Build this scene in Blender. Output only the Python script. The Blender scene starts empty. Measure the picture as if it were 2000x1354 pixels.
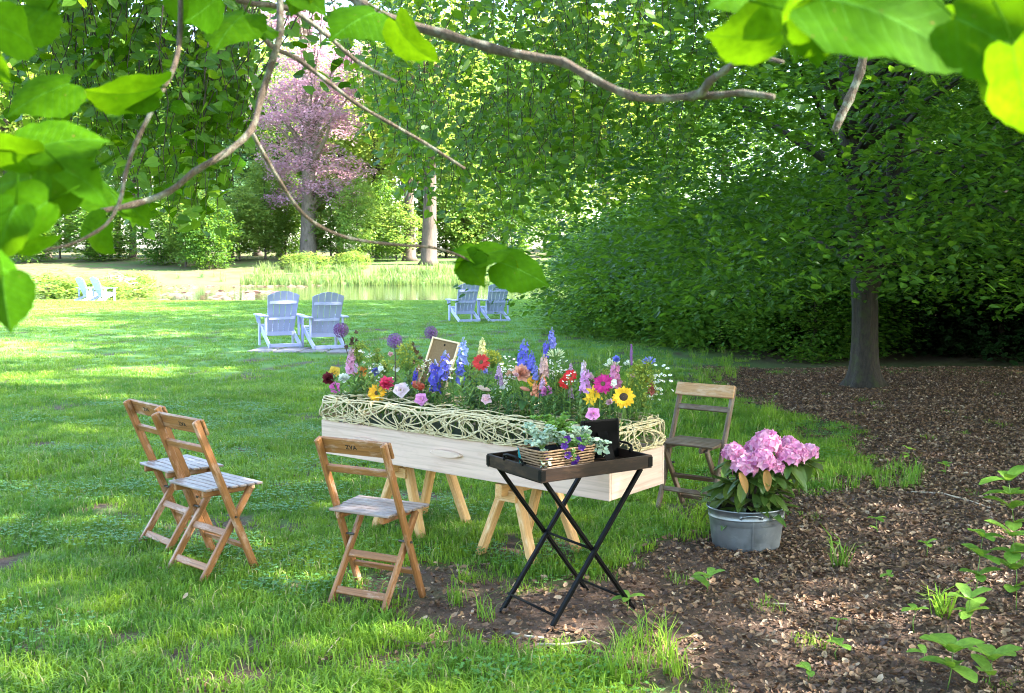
import bpy, math, random
import numpy as np
from mathutils import Vector, Matrix, Euler
random.seed(7); rng = np.random.default_rng(7)
R = math.radians
scene = bpy.context.scene
col = scene.collection
# ------------------------------------------------------------------ camera, sky, sun, exposure
FPX, HOR, CH = 2100.0, 496.0, 1.65            # focal length in px of the 2000 px wide photo, horizon row, eye height
PITCH = math.atan((677 - HOR) / FPX)
cd = bpy.data.cameras.new('camera'); cam = bpy.data.objects.new('camera', cd); col.objects.link(cam)
cam.location = (0, 0, CH); cam.rotation_euler = (math.pi / 2 - PITCH, 0, 0)
cd.sensor_width = 36; cd.lens = 36 * FPX / 2000; cd.clip_end = 3000; cd.clip_start = .05
cd.dof.use_dof = True; cd.dof.focus_distance = 6.5; cd.dof.aperture_fstop = 13
scene.camera = cam
SUN_AZ, SUN_EL = R(-4), R(41)                  # azimuth from +X (picture right) towards +Y (away)
SUN = Vector((math.cos(SUN_EL) * math.cos(SUN_AZ), math.cos(SUN_EL) * math.sin(SUN_AZ), math.sin(SUN_EL)))
w = bpy.data.worlds.new('World'); scene.world = w; w.use_nodes = True
nt = w.node_tree; bg = nt.nodes['Background']; sky = nt.nodes.new('ShaderNodeTexSky')
sky.sky_type = 'NISHITA'; sky.sun_disc = False; sky.sun_elevation = SUN_EL
sky.sun_rotation = math.atan2(SUN.x, SUN.y); sky.dust_density = 1.5; sky.air_density = 1.0; sky.ozone_density = 1.0
nt.links.new(sky.outputs[0], bg.inputs[0]); bg.inputs[1].default_value = 0.15
sd = bpy.data.lights.new('sun', 'SUN'); sun = bpy.data.objects.new('sun', sd); col.objects.link(sun)
sd.energy = 5.0; sd.angle = R(.53); sd.color = (1, .95, .86)
sun.rotation_euler = SUN.to_track_quat('Z', 'Y').to_euler(); sun.location = (20, 0, 30)
scene.view_settings.view_transform = 'Standard'; scene.view_settings.look = 'None'
scene.view_settings.exposure = 3.2; scene.view_settings.gamma = 1
scene.render.engine = 'CYCLES'
cy = scene.cycles; cy.max_bounces = 6; cy.diffuse_bounces = 3; cy.glossy_bounces = 3; cy.transmission_bounces = 5
cy.transparent_max_bounces = 4; cy.caustics_reflective = False; cy.caustics_refractive = False
cy.use_denoising = True; cy.filter_width = 1.05; cy.sample_clamp_indirect = 6

# ------------------------------------------------------------------ pixel -> place helpers
CP, SP = math.cos(PITCH), math.sin(PITCH)
def ray(px, py):
    u = (px - 1000) / FPX; v = -(py - 677) / FPX
    return Vector((u, CP + v * SP, -SP + v * CP))
def P(px, py, d): return Vector((0, 0, CH)) + ray(px, py) * d
def G(px, py, h=0.0):
    d = ray(px, py); return Vector((0, 0, CH)) + d * ((h - CH) / d.z)

# ------------------------------------------------------------------ mesh helpers
def add_attr(me, name, arr):
    if arr.ndim == 1:
        a = me.attributes.new(name, 'FLOAT', 'POINT'); a.data.foreach_set('value', arr.astype(np.float32))
    else:
        a = me.attributes.new(name, 'FLOAT_VECTOR', 'POINT'); a.data.foreach_set('vector', arr.astype(np.float32).ravel())
def np_mesh(name, V, Fs, smooth=False, **attrs):
    me = bpy.data.meshes.new(name)
    V = np.asarray(V, np.float32); Fs = [np.asarray(f, np.int32) for f in Fs if len(f)]
    me.vertices.add(len(V)); me.vertices.foreach_set('co', V.ravel())
    nl = sum(f.size for f in Fs); npoly = sum(len(f) for f in Fs)
    me.loops.add(nl); me.polygons.add(npoly)
    me.loops.foreach_set('vertex_index', np.concatenate([f.ravel() for f in Fs]))
    tot = np.concatenate([np.full(len(f), f.shape[1], np.int32) for f in Fs])
    me.polygons.foreach_set('loop_start', np.concatenate([[0], np.cumsum(tot)[:-1]]).astype(np.int32))
    me.polygons.foreach_set('loop_total', tot)
    me.polygons.foreach_set('use_smooth', np.full(npoly, smooth, bool))
    for k, a in attrs.items(): add_attr(me, k, np.asarray(a))
    me.update(calc_edges=True); me.validate()
    return me
def link(name, me, mat=None, parent=None, loc=None, rot=None):
    o = bpy.data.objects.new(name, me); col.objects.link(o)
    if me is not None and mat is not None and len(me.materials) == 0: me.materials.append(mat)
    if parent: o.parent = parent
    if loc is not None: o.location = loc
    if rot is not None: o.rotation_euler = rot
    return o
def tag(o, label=None, cat=None, group=None, kind=None):
    if label: o['label'] = label
    if cat: o['category'] = cat
    if group: o['group'] = group
    if kind: o['kind'] = kind
    return o
def empty(name, loc=(0, 0, 0), rz=0, **k):
    o = bpy.data.objects.new(name, None); col.objects.link(o); o.location = loc; o.rotation_euler = (0, 0, rz)
    o.empty_display_size = .1
    return tag(o, **k)
def copy_tree(o, parent=None):
    c = o.copy(); col.objects.link(c); c.parent = parent
    for ch in o.children: copy_tree(ch, c)
    return c
class MB:
    """collects shapes into one mesh"""
    def __init__(s): s.v = []; s.f = {}; s.g = []; s.n = 0; s.r = []
    def raw(s, V, F, gc=None, rnd=None):
        V = np.asarray(V, float); s.v.append(V)
        s.g.append(np.zeros((len(V), 3)) if gc is None else np.asarray(gc, float))
        s.r.append(np.full(len(V), rng.random() if rnd is None else rnd))
        for f in F: s.f.setdefault(len(f), []).append([i + s.n for i in f])
        s.n += len(V); return s
    def rawn(s, V, F, rnd):           # numpy faces of one size
        s.v.append(V); s.g.append(np.zeros((len(V), 3))); s.r.append(rnd)
        s.f.setdefault(F.shape[1], []).extend((F + s.n).tolist()); s.n += len(V); return s
    def beam(s, p0, p1, wd, ht, up=(0, 0, 1), ch=.003):
        p0 = Vector(p0); p1 = Vector(p1); ax = (p1 - p0); L = ax.length; ax.normalize()
        sd_ = ax.cross(Vector(up))
        if sd_.length < 1e-4: sd_ = ax.cross(Vector((0, 1, 0)))
        sd_.normalize(); u = sd_.cross(ax)
        a, b = wd / 2, ht / 2; c = min(ch, a * .6, b * .6)
        prof = [(-a + c, -b), (a - c, -b), (a, -b + c), (a, b - c), (a - c, b), (-a + c, b), (-a, b - c), (-a, -b + c)]
        V = []; gc = []; off = rng.random(3) * 10
        for t, k in ((0, .0), (c, 1), (L - c, 1), (L, .0)):
            for x, y in prof:
                kx = 1 if k else (a - c) / a; ky = 1 if k else (b - c) / b
                V.append(p0 + ax * t + sd_ * x * kx + u * y * ky); gc.append((t + off[0], x + off[1], y + off[2]))
        F = [list(range(7, -1, -1)), list(range(24, 32))]
        for r_ in range(3):
            for i in range(8):
                j = (i + 1) % 8; F.append([r_ * 8 + i, r_ * 8 + j, r_ * 8 + 8 + j, r_ * 8 + 8 + i])
        return s.raw([tuple(q) for q in V], F, gc)
    def tube(s, pts, rad, n=6, cap=True):
        pts = [Vector(p) for p in pts]; m = len(pts)
        rad = [rad] * m if np.isscalar(rad) else list(rad)
        V = []; F = []; gc = []; ref = None; L = 0; off = rng.random(3) * 10
        for i, p in enumerate(pts):
            t = (pts[min(i + 1, m - 1)] - pts[max(i - 1, 0)])
            if t.length < 1e-9: t = Vector((0, 0, 1))
            t.normalize()
            if ref is None: ref = t.orthogonal().normalized()
            ref = (ref - t * ref.dot(t))
            if ref.length < 1e-6: ref = t.orthogonal()
            ref.normalize(); b = t.cross(ref)
            if i: L += (p - pts[i - 1]).length
            for k in range(n):
                a = 2 * math.pi * k / n
                V.append(p + (ref * math.cos(a) + b * math.sin(a)) * rad[i]); gc.append((L + off[0], math.cos(a) * rad[i] + off[1], math.sin(a) * rad[i] + off[2]))
            if i:
                for k in range(n):
                    j = (k + 1) % n; F.append([(i - 1) * n + k, (i - 1) * n + j, i * n + j, i * n + k])
        if cap: F.append(list(range(n - 1, -1, -1))); F.append(list(range((m - 1) * n, m * n)))
        return s.raw([tuple(q) for q in V], F, gc)
    def lathe(s, prof, n=32, ex=1.0, ey=1.0, close=True):
        V = []; F = []
        for r_, z in prof:
            for k in range(n):
                a = 2 * math.pi * k / n; V.append((r_ * math.cos(a) * ex, r_ * math.sin(a) * ey, z))
        for i in range(1, len(prof)):
            for k in range(n):
                j = (k + 1) % n; F.append([(i - 1) * n + k, (i - 1) * n + j, i * n + j, i * n + k])
        return s.raw(V, F, V)
    def xf(s, M):
        V = np.concatenate(s.v); M = np.array(M); s.v = [V @ M[:3, :3].T + M[:3, 3]]
        s.g = [np.concatenate(s.g)]; s.r = [np.concatenate(s.r)]; return s
    def merge(s, o, M=None):
        V = np.concatenate(o.v)
        if M is not None: M = np.array(M); V = V @ M[:3, :3].T + M[:3, 3]
        s.v.append(V); s.g.append(np.concatenate(o.g)); s.r.append(np.concatenate(o.r))
        for k, fs in o.f.items(): s.f.setdefault(k, []).extend([[i + s.n for i in f] for f in fs])
        s.n += len(V); return s
    def mesh(s, name, smooth=False):
        return np_mesh(name, np.concatenate(s.v), [np.array(f) for f in s.f.values()], smooth, gc=np.concatenate(s.g), rnd=np.concatenate(s.r))
    def build(s, name, mat, parent=None, smooth=False, **k):
        o = link(name, s.mesh(name, smooth), mat, parent)
        return tag(o, **k)
def frame(z, y=None):
    """rotation matrix (3x3 np) whose z axis is z and whose y axis leans to y"""
    z = Vector(z).normalized(); y = Vector(y) if y is not None else z.orthogonal()
    x = y.cross(z)
    if x.length < 1e-5: x = z.orthogonal()
    x.normalize(); y = z.cross(x)
    return Matrix((x, y, z)).transposed()
def M4(rot3, loc, sc=1.0):
    m = (rot3 * sc).to_4x4() if isinstance(rot3, Matrix) else Matrix(rot3).to_4x4(); m.translation = Vector(loc); return m
def frames_np(N, Y):
    """(n,3) normals and (n,3) axis hints -> (n,3,3) with columns x,y,z"""
    Z = N / np.linalg.norm(N, axis=1, keepdims=True)
    X = np.cross(Y, Z); X /= np.linalg.norm(X, axis=1, keepdims=True) + 1e-9
    return np.stack([X, np.cross(Z, X), Z], axis=2)
def scatter_arrays(tv, tf, pos, Rm, sc):
    n = len(pos); k = len(tv)
    V = np.einsum('nij,kj->nki', Rm, tv) * np.asarray(sc).reshape(n, 1, 1) + pos[:, None, :]
    F = (tf[None] + (np.arange(n) * k)[:, None, None]).reshape(-1, tf.shape[1])
    return V.reshape(-1, 3), F
def leaf_cloud(name, tv, tf, pos, Rm, sc, smooth=False, rnd=None):
    V, F = scatter_arrays(tv, tf, pos, Rm, sc)
    r_ = rng.random(len(pos)) if rnd is None else rnd
    return np_mesh(name, V, [F], smooth, rnd=np.repeat(r_, len(tv)))

# ------------------------------------------------------------------ materials
def nodes(name):
    m = bpy.data.materials.new(name); m.use_nodes = True; t = m.node_tree
    return m, t, t.nodes['Principled BSDF'], t.nodes['Material Output']
def N(t, typ, **k):
    n = t.nodes.new(typ)
    for a, b in k.items(): setattr(n, a, b)
    return n
def mixc(t, fac, a, b, mode='MIX'):
    n = N(t, 'ShaderNodeMix', data_type='RGBA', blend_type=mode)
    for i, v in ((0, fac), (6, a), (7, b)):
        if isinstance(v, (int, float)): n.inputs[i].default_value = v
        elif isinstance(v, tuple): n.inputs[i].default_value = (*v, 1) if len(v) == 3 else v
        else: t.links.new(v, n.inputs[i])
    return n.outputs[2]
def noise(t, vec, scale, detail=4, rough=.6):
    n = N(t, 'ShaderNodeTexNoise'); n.inputs['Scale'].default_value = scale; n.inputs['Detail'].default_value = detail; n.inputs['Roughness'].default_value = rough
    if vec is not None: t.links.new(vec, n.inputs['Vector'])
    return n.outputs[0]
def ramp(t, fac, a, b):
    n = N(t, 'ShaderNodeMapRange'); n.inputs[1].default_value = a; n.inputs[2].default_value = b; t.links.new(fac, n.inputs[0]); n.clamp = True
    return n.outputs[0]
def vmap(t, vec, sc):
    n = N(t, 'ShaderNodeMapping'); n.inputs[3].default_value = sc; t.links.new(vec, n.inputs[0]); return n.outputs[0]
def attr(t, name): return N(t, 'ShaderNodeAttribute', attribute_name=name)
def bump(t, bs, h, strength=.3, dist=.01):
    b = N(t, 'ShaderNodeBump'); b.inputs['Strength'].default_value = strength; b.inputs['Distance'].default_value = dist
    t.links.new(h, b.inputs['Height']); t.links.new(b.outputs[0], bs.inputs['Normal'])
def plain(name, c, rough=.6, metal=0, var=.25, scale=30, spec=.4, c2=None, bmp=0):
    m, t, bs, _ = nodes(name); tc = N(t, 'ShaderNodeTexCoord').outputs['Object']
    f = noise(t, tc, scale)
    c2 = c2 or tuple(x * (1 - var) for x in c)
    t.links.new(mixc(t, ramp(t, f, .35, .65), c, c2), bs.inputs['Base Color'])
    bs.inputs['Roughness'].default_value = rough; bs.inputs['Metallic'].default_value = metal; bs.inputs['Specular IOR Level'].default_value = spec
    if bmp: bump(t, bs, f, bmp)
    return m
def wood(name, c, c2, wear=None, rough=.55, gsc=1.0, wearamt=.5, spec=.35):
    m, t, bs, _ = nodes(name); g = attr(t, 'gc').outputs['Vector']
    g1 = noise(t, vmap(t, g, (1.6 * gsc, 34 * gsc, 34 * gsc)), 1.0, 5, .65)
    g2 = noise(t, vmap(t, g, (5 * gsc, 160 * gsc, 160 * gsc)), 1.0, 3)
    c_ = mixc(t, ramp(t, g1, .3, .7), c, c2)
    c_ = mixc(t, ramp(t, g2, .45, .75), c_, tuple(x * .7 for x in c2))
    if wear:
        oi = N(t, 'ShaderNodeObjectInfo').outputs['Random']
        wn = noise(t, vmap(t, g, (7, 22, 22)), 1.0, 6, .7)
        c_ = mixc(t, ramp(t, wn, .62 - wearamt * .3, .75 - wearamt * .2), c_, wear)
    t.links.new(c_, bs.inputs['Base Color']); bs.inputs['Roughness'].default_value = rough; bs.inputs['Specular IOR Level'].default_value = spec
    bump(t, bs, g2, .25, .002)
    return m
def leafmat(name, c1, c2, tr=None, tf=.42, rough=.45, use_obj=False, veins=False, spec=.35):
    m, t, bs, out = nodes(name)
    r_ = N(t, 'ShaderNodeObjectInfo').outputs['Random'] if use_obj else attr(t, 'rnd').outputs['Fac']
    c_ = mixc(t, r_, c1, c2); trc = tr or tuple(min(1, x * 2.2) for x in c1)
    tc_ = mixc(t, r_, trc, tuple(x * (b / max(a, 1e-3)) * .5 + x * .5 for x, a, b in zip(trc, c1, c2)))
    if veins:
        g = attr(t, 'gc').outputs['Vector']
        sx = N(t, 'ShaderNodeSeparateXYZ'); t.links.new(g, sx.inputs[0])
        ab = N(t, 'ShaderNodeMath', operation='ABSOLUTE'); t.links.new(sx.outputs[0], ab.inputs[0])
        ml = N(t, 'ShaderNodeMath', operation='MULTIPLY_ADD'); t.links.new(ab.outputs[0], ml.inputs[0]); ml.inputs[1].default_value = -.75; t.links.new(sx.outputs[1], ml.inputs[2])
        m7 = N(t, 'ShaderNodeMath', operation='MULTIPLY'); t.links.new(ml.outputs[0], m7.inputs[0]); m7.inputs[1].default_value = 8.5
        fr = N(t, 'ShaderNodeMath', operation='PINGPONG'); t.links.new(m7.outputs[0], fr.inputs[0]); fr.inputs[1].default_value = .5
        v1 = ramp(t, fr.outputs[0], .045, .0); v2 = ramp(t, ab.outputs[0], .018, .0)
        mx = N(t, 'ShaderNodeMath', operation='MAXIMUM'); t.links.new(v1, mx.inputs[0]); t.links.new(v2, mx.inputs[1])
        sv = N(t, 'ShaderNodeMath', operation='MULTIPLY'); t.links.new(mx.outputs[0], sv.inputs[0]); sv.inputs[1].default_value = .9
        c_ = mixc(t, sv.outputs[0], c_, tuple(min(1, x * 2.2 + .03) for x in c1)); tc_ = mixc(t, sv.outputs[0], tc_, tuple(x * .6 for x in trc))
        nz = noise(t, vmap(t, g, (6, 6, 6)), 1, 4)
        c_ = mixc(t, ramp(t, nz, .35, .75), c_, tuple(x * .75 for x in c1))
        sp_ = noise(t, vmap(t, g, (14, 14, 14)), 1, 2); c_ = mixc(t, ramp(t, sp_, .70, .74), c_, (.16, .10, .03)); tc_ = mixc(t, ramp(t, nz, .3, .8), tc_, tuple(x * .62 for x in trc))
        bump(t, bs, fr.outputs[0], .06, .004)
    t.links.new(c_, bs.inputs['Base Color']); bs.inputs['Roughness'].default_value = rough; bs.inputs['Specular IOR Level'].default_value = spec
    tl = N(t, 'ShaderNodeBsdfTranslucent'); t.links.new(tc_, tl.inputs[0])
    ms = N(t, 'ShaderNodeMixShader'); ms.inputs[0].default_value = tf
    t.links.new(bs.outputs[0], ms.inputs[1]); t.links.new(tl.outputs[0], ms.inputs[2]); t.links.new(ms.outputs[0], out.inputs[0])
    return m
def barkmat(name, c1, c2, sc=1.0, moss=None):
    m, t, bs, _ = nodes(name); tc = N(t, 'ShaderNodeTexCoord').outputs['Object']
    a = noise(t, vmap(t, tc, (9 * sc, 9 * sc, 2.2 * sc)), 1.6, 7, .7); b = noise(t, tc, 3.5 * sc, 3)
    c_ = mixc(t, ramp(t, a, .35, .65), c1, c2)
    if moss: c_ = mixc(t, ramp(t, b, .5, .68), c_, moss)
    t.links.new(c_, bs.inputs['Base Color']); bs.inputs['Roughness'].default_value = .85; bump(t, bs, a, .8, .03)
    return m
MT = {}
MT['teak'] = wood('chair_wood', (.33, .145, .05), (.22, .09, .03), wear=(.42, .27, .19), wearamt=.35, rough=.45)
MT['seat_wood'] = wood('seat_wood', (.25, .18, .155), (.18, .125, .105), wear=(.32, .265, .255), wearamt=.6, rough=.4, spec=.5)
MT['grey_wood'] = wood('grey_chair_wood', (.15, .092, .055), (.10, .062, .038), wear=(.19, .145, .11), wearamt=.5)
MT['tan_wood'] = wood('tan_rail_wood', (.46, .25, .11), (.38, .19, .07), wear=(.5, .33, .2))
MT['poplar'] = wood('pale_coffin_wood', (.66, .485, .395), (.62, .435, .35), wear=(.55, .375, .295), wearamt=.25, gsc=.35, rough=.6)
MT['pine'] = wood('trestle_pine', (.68, .40, .16), (.56, .30, .11), wear=(.72, .5, .28), wearamt=.3)
MT['tray'] = wood('dark_tray_wood', (.022, .011, .007), (.010, .006, .0045), wear=(.045, .024, .014), wearamt=.3, rough=.45, spec=.2)
MT['black'] = plain('black_lacquer', (.0022, .0022, .0022), .5, spec=.10)
MT['soot'] = plain('matt_black_card', (.0015, .0015, .0015), .8, spec=.06)
MT['willow'] = plain('peeled_willow', (.62, .52, .32), .5, scale=60, c2=(.47, .37, .20))
MT['ink'] = plain('black_stencil_ink', (.01, .008, .006), .7)
MT['white'] = plain('sky_tinted_chair_plastic', (.42, .44, .66), .5, var=.05, scale=8)  # white chairs with the blue of skylit shade put into the base colour
MT['zinc'] = None
MT['steel'] = plain('grey_screw_steel', (.10, .09, .08), .5, metal=.8)
MT['leafpart'] = leafmat('linden_leaf', (.030, .105, .002), (.055, .15, .003), tr=(.105, .235, .002), tf=.55, use_obj=True, veins=True, rough=.7, spec=.03)
MT['lindencloud'] = leafmat('linden_foliage', (.03, .095, .007), (.085, .19, .012), tr=(.16, .32, .010), tf=.45)
MT['horn'] = leafmat('hornbeam_foliage', (.012, .046, .006), (.058, .145, .018), tr=(.095, .25, .013), tf=.38)
MT['wood_green'] = leafmat('woodland_foliage', (.035, .10, .02), (.085, .19, .03), tr=(.18, .34, .03), tf=.42)
MT['yellow_green'] = leafmat('fresh_beech_foliage', (.085, .185, .035), (.17, .27, .06), tr=(.30, .45, .07), tf=.45)
MT['teal_green'] = leafmat('blue_green_foliage', (.06, .15, .07), (.10, .21, .10), tr=(.16, .32, .12), tf=.35)
MT['far_yellow'] = leafmat('sunlit_wood_foliage', (.13, .23, .04), (.22, .31, .06), tr=(.42, .54, .08), tf=.45)
MT['far_green'] = leafmat('far_green_foliage', (.065, .16, .035), (.13, .24, .05), tr=(.22, .40, .06), tf=.42)
MT['copper'] = leafmat('copper_beech_foliage', (.30, .155, .225), (.50, .32, .39), tr=(.58, .33, .42), tf=.42)
MT['shrub'] = leafmat('shrub_foliage', (.035, .11, .016), (.10, .215, .03), tr=(.16, .33, .022), tf=.4)
MT['shade_shrub'] = leafmat('shade_darkened_shrub_foliage', (.010, .030, .008), (.022, .06, .014), tr=(.03, .08, .01), tf=.2)  # shrub leaves with the deep shade of the wood put into their colour
MT['bark'] = barkmat('linden_bark', (.20, .135, .085), (.085, .058, .04), sc=6)
MT['twig'] = barkmat('linden_twig_bark', (.15, .10, .065), (.06, .04, .026), sc=12, moss=(.26, .26, .20))
MT['darktwig'] = barkmat('dark_twig_bark', (.06, .045, .03), (.03, .022, .017), sc=8)
MT['hornbark'] = barkmat('hornbeam_bark', (.040, .029, .020), (.009, .007, .005), sc=3, moss=(.030, .036, .010))
MT['farbark'] = barkmat('beech_bark', (.24, .19, .15), (.11, .085, .065), sc=.45)
MT['oldbark'] = barkmat('old_beech_bark', (.12, .085, .06), (.05, .036, .026), sc=.35)
MT['darkbark'] = barkmat('woodland_bark', (.10, .075, .06), (.05, .038, .03), sc=.8)
MT['stem'] = leafmat('green_stem', (.10, .20, .03), (.16, .26, .05), tf=.15)

# ------------------------------------------------------------------ ground
LIT_PX = [(1440, 732), (1640, 728), (2100, 728), (2500, 900), (2500, 1500), (1330, 1500), (1290, 1365), (1150, 1325), (900, 1305), (760, 1262), (790, 1150),
          (900, 1110), (1150, 1105), (1330, 1020), (1420, 955), (1570, 950), (1660, 895), (1600, 835), (1500, 800), (1420, 765)]
LIT = np.array([G(*q)[:2] for q in LIT_PX])
def seg_sd(pts, poly):
    """signed distance to polygon, negative inside"""
    d = np.full(len(pts), 1e9); inside = np.zeros(len(pts), bool)
    for i in range(len(poly)):
        a, b = poly[i], poly[(i + 1) % len(poly)]
        ab = b - a; t = np.clip(((pts - a) @ ab) / (ab @ ab), 0, 1)
        d = np.minimum(d, np.linalg.norm(pts - a - t[:, None] * ab, axis=1))
        c = (a[1] > pts[:, 1]) != (b[1] > pts[:, 1])
        with np.errstate(divide='ignore', invalid='ignore'):
            xi = (b[0] - a[0]) * (pts[:, 1] - a[1]) / (b[1] - a[1]) + a[0]
        inside ^= c & (pts[:, 0] < xi)
    return np.where(inside, -d, d)
def vnoise(x, y, s=1.0, seed=0):
    """cheap smooth noise in 0..1 from a few rotated sines"""
    r_ = np.random.default_rng(100 + seed); o = np.zeros_like(x)
    for k in range(7):
        a = r_.random() * 6.28; f = s * (.6 + r_.random() * 1.6); o = o + np.sin((x * np.cos(a) + y * np.sin(a)) * f + r_.random() * 6.28)
    return np.clip(.5 + o / 7, 0, 1)
def sstep(x, a, b):
    t = np.clip((x - a) / (b - a), 0, 1); return t * t * (3 - 2 * t)
POND = np.array([(-40, 60), (-24, 47), (-12, 44.5), (-3, 45), (2, 49), (4, 60), (2, 74), (-8, 80), (-22, 79), (-36, 74)], float)
def terrain(x, y):
    z = -.28 * sstep(y, 36, 45) * (1 - sstep(y, 74, 80)) + .9 * sstep(y, 80, 97) + 1.3 * sstep(y, 100, 180) + .35 * sstep(y, 74, 84)
    z = z - .70 * sstep(-seg_sd(np.stack([x.ravel(), y.ravel()], 1), POND).reshape(x.shape), -1.2, 1.6)
    near = np.exp(-((y - 6) / 14) ** 2)
    return z + (vnoise(x, y, 2.2, 3) - .5) * .035 * (y < 45) + (vnoise(x, y, 7, 4) - .5) * .016 * near
def litter_mask(x, y):
    p = np.stack([x.ravel(), y.ravel()], 1)
    d = seg_sd(p, LIT).reshape(x.shape)
    d = d + (vnoise(x, y, 5, 1) - .5) * .55 + (vnoise(x, y, 14, 2) - .5) * .3
    return 1 - sstep(d, -.22, .18)
def bare_mask(x, y):
    return sstep(vnoise(x, y, 3.2, 8) * .6 + vnoise(x, y, 11, 9) * .4, .655, .76)
def ground_sheet():
    s = np.linspace(-1, 1, 261); k = 6.2
    gx = 2.2 * np.sinh(k * s); gy = 6 + 2.2 * np.sinh(k * s)
    X, Y = np.meshgrid(gx, gy); Z = terrain(X, Y)
    n = len(s); V = np.stack([X.ravel(), Y.ravel(), Z.ravel()], 1)
    i = np.arange((n - 1) * (n - 1)); i = i // (n - 1) * n + i % (n - 1)
    F = np.stack([i, i + 1, i + n + 1, i + n], 1)
    lit = np.maximum(litter_mask(X, Y), sstep(X, 2.2, 4.5) * sstep(Y, 14, 17) * (Y < 60)).ravel()
    sand = (np.exp(-((Y - 48.5 - (X + 25) * .08) / 1.6) ** 2) * (1 - sstep(X, -18.5, -16.5))).ravel()
    bare = (bare_mask(X, Y) * (Y < 30)).ravel()
    forest = (np.maximum(sstep(Y, 92, 104), sstep(Y, 77, 80) * (.9 - .4 * sstep(X, -19, -14))) + sstep(X, 8, 12) * 1.0).clip(0, 1).ravel()
    me = np_mesh('ground', V, [F], True, lit=lit, sand=sand, bare=bare, forest=forest)
    m, t, bs, _ = nodes('lawn_and_soil'); tc = N(t, 'ShaderNodeTexCoord').outputs['Object']
    n1 = noise(t, tc, 14, 6, .7); n2 = noise(t, tc, 90, 3); n3 = noise(t, tc, .9, 4)
    n4 = noise(t, vmap(t, tc, (.5, 1, 1)), 38, 5, .75)
    lawn = mixc(t, ramp(t, n4, .35, .7), (.055, .105, .018), (.115, .19, .035))
    ps = N(t, 'ShaderNodeSeparateXYZ'); t.links.new(tc, ps.inputs[0])
    lawn = mixc(t, ramp(t, ps.outputs[1], 9, 20), lawn, mixc(t, ramp(t, n3, .3, .7), (.10, .215, .045), (.125, .255, .06)))   # denser mown turf further out
    soil = mixc(t, ramp(t, n1, .35, .65), (.062, .037, .026), (.12, .078, .058))
    soil = mixc(t, ramp(t, n2, .55, .7), soil, (.17, .125, .10))
    lm = N(t, 'ShaderNodeMath', operation='MAXIMUM'); t.links.new(attr(t, 'lit').outputs['Fac'], lm.inputs[0]); t.links.new(attr(t, 'bare').outputs['Fac'], lm.inputs[1])
    c_ = mixc(t, lm.outputs[0], lawn, soil)
    c_ = mixc(t, attr(t, 'forest').outputs['Fac'], c_, mixc(t, ramp(t, n3, .4, .6), (.13, .085, .06), (.07, .12, .03)))
    c_ = mixc(t, attr(t, 'sand').outputs['Fac'], c_, (.55, .44, .31))
    t.links.new(c_, bs.inputs['Base Color']); bs.inputs['Roughness'].default_value = .9; bs.inputs['Specular IOR Level'].default_value = .15
    bump(t, bs, n1, .6, .03)
    return link('ground', me, m)
ground = tag(ground_sheet(), kind='structure', label='shaded green lawn running into brown leaf litter')

m, t, bs, _ = nodes('pond_water'); tc = N(t, 'ShaderNodeTexCoord').outputs['Object']
bs.inputs['Base Color'].default_value = (.03, .035, .02, 1); bs.inputs['Roughness'].default_value = .06
bump(t, bs, noise(t, vmap(t, tc, (.5, 1.6, 1)), 2.5, 3), .12, .05)
# the water shows as a dark mirror between the reeds
wv = np.array([(x, y, -.52) for x, y in (POND - POND.mean(0)) * 1.05 + POND.mean(0)])
link('pond_water', np_mesh('pond_water', wv, [np.arange(len(wv))[None]]), m)['kind'] = 'structure'

# ------------------------------------------------------------------ grass (uncountable): tufts spread by geometry nodes
def tuft_mesh(name, nb, rad, hmin, hmax, wd, lean, seed):
    r_ = np.random.default_rng(seed); V = []; F = []; rn = []
    for b in range(nb):
        a = r_.random() * 6.28; d = rad * math.sqrt(r_.random()); x, y = d * math.cos(a), d * math.sin(a)
        h = hmin + (hmax - hmin) * r_.random() ** 1.4; th = r_.random() * 6.28; ln = lean * (.3 + r_.random()) * h
        dx, dy = math.cos(th), math.sin(th); wx, wy = -dy * wd * .5, dx * wd * .5; k = len(V)
        V += [(x - wx, y - wy, -.01), (x + wx, y + wy, -.01), (x + dx * ln * .35 - wx * .8, y + dy * ln * .35 - wy * .8, h * .6),
              (x + dx * ln * .35 + wx * .8, y + dy * ln * .35 + wy * .8, h * .6), (x + dx * ln, y + dy * ln, h * (1 - .25 * lean))]
        F += [(k, k + 1, k + 3), (k, k + 3, k + 2), (k + 2, k + 3, k + 4)]; rn += [r_.random()] * 5
    return np_mesh(name, np.array(V), [np.array(F)], False, rnd=np.array(rn))
def grassmat(name, a, b, dry, far=False):
    m, t, bs, out = nodes(name); r_ = attr(t, 'rnd').outputs['Fac']
    geo = N(t, 'ShaderNodeNewGeometry').outputs['Position']
    c_ = mixc(t, r_, a, b); n1 = noise(t, geo, .55, 4); n2 = noise(t, geo, 3.5, 3)
    c_ = mixc(t, ramp(t, n1, .4, .65), c_, tuple(x * y for x, y in zip(a, (.72, .9, 1.25))))
    c_ = mixc(t, ramp(t, n2, .45, .75), c_, tuple(x * y for x, y in zip(b, (1.25, 1.1, .8))))
    c_ = mixc(t, ramp(t, r_, .93, .96), c_, dry)
    t.links.new(c_, bs.inputs['Base Color']); bs.inputs['Roughness'].default_value = .5; bs.inputs['Specular IOR Level'].default_value = .3
    tl = N(t, 'ShaderNodeBsdfTranslucent'); t.links.new(mixc(t, .35, c_, (.30, .50, .05)), tl.inputs[0])
    ms = N(t, 'ShaderNodeMixShader'); ms.inputs[0].default_value = .38
    t.links.new(bs.outputs[0], ms.inputs[1]); t.links.new(tl.outputs[0], ms.inputs[2]); t.links.new(ms.outputs[0], out.inputs[0])
    return m
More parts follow.
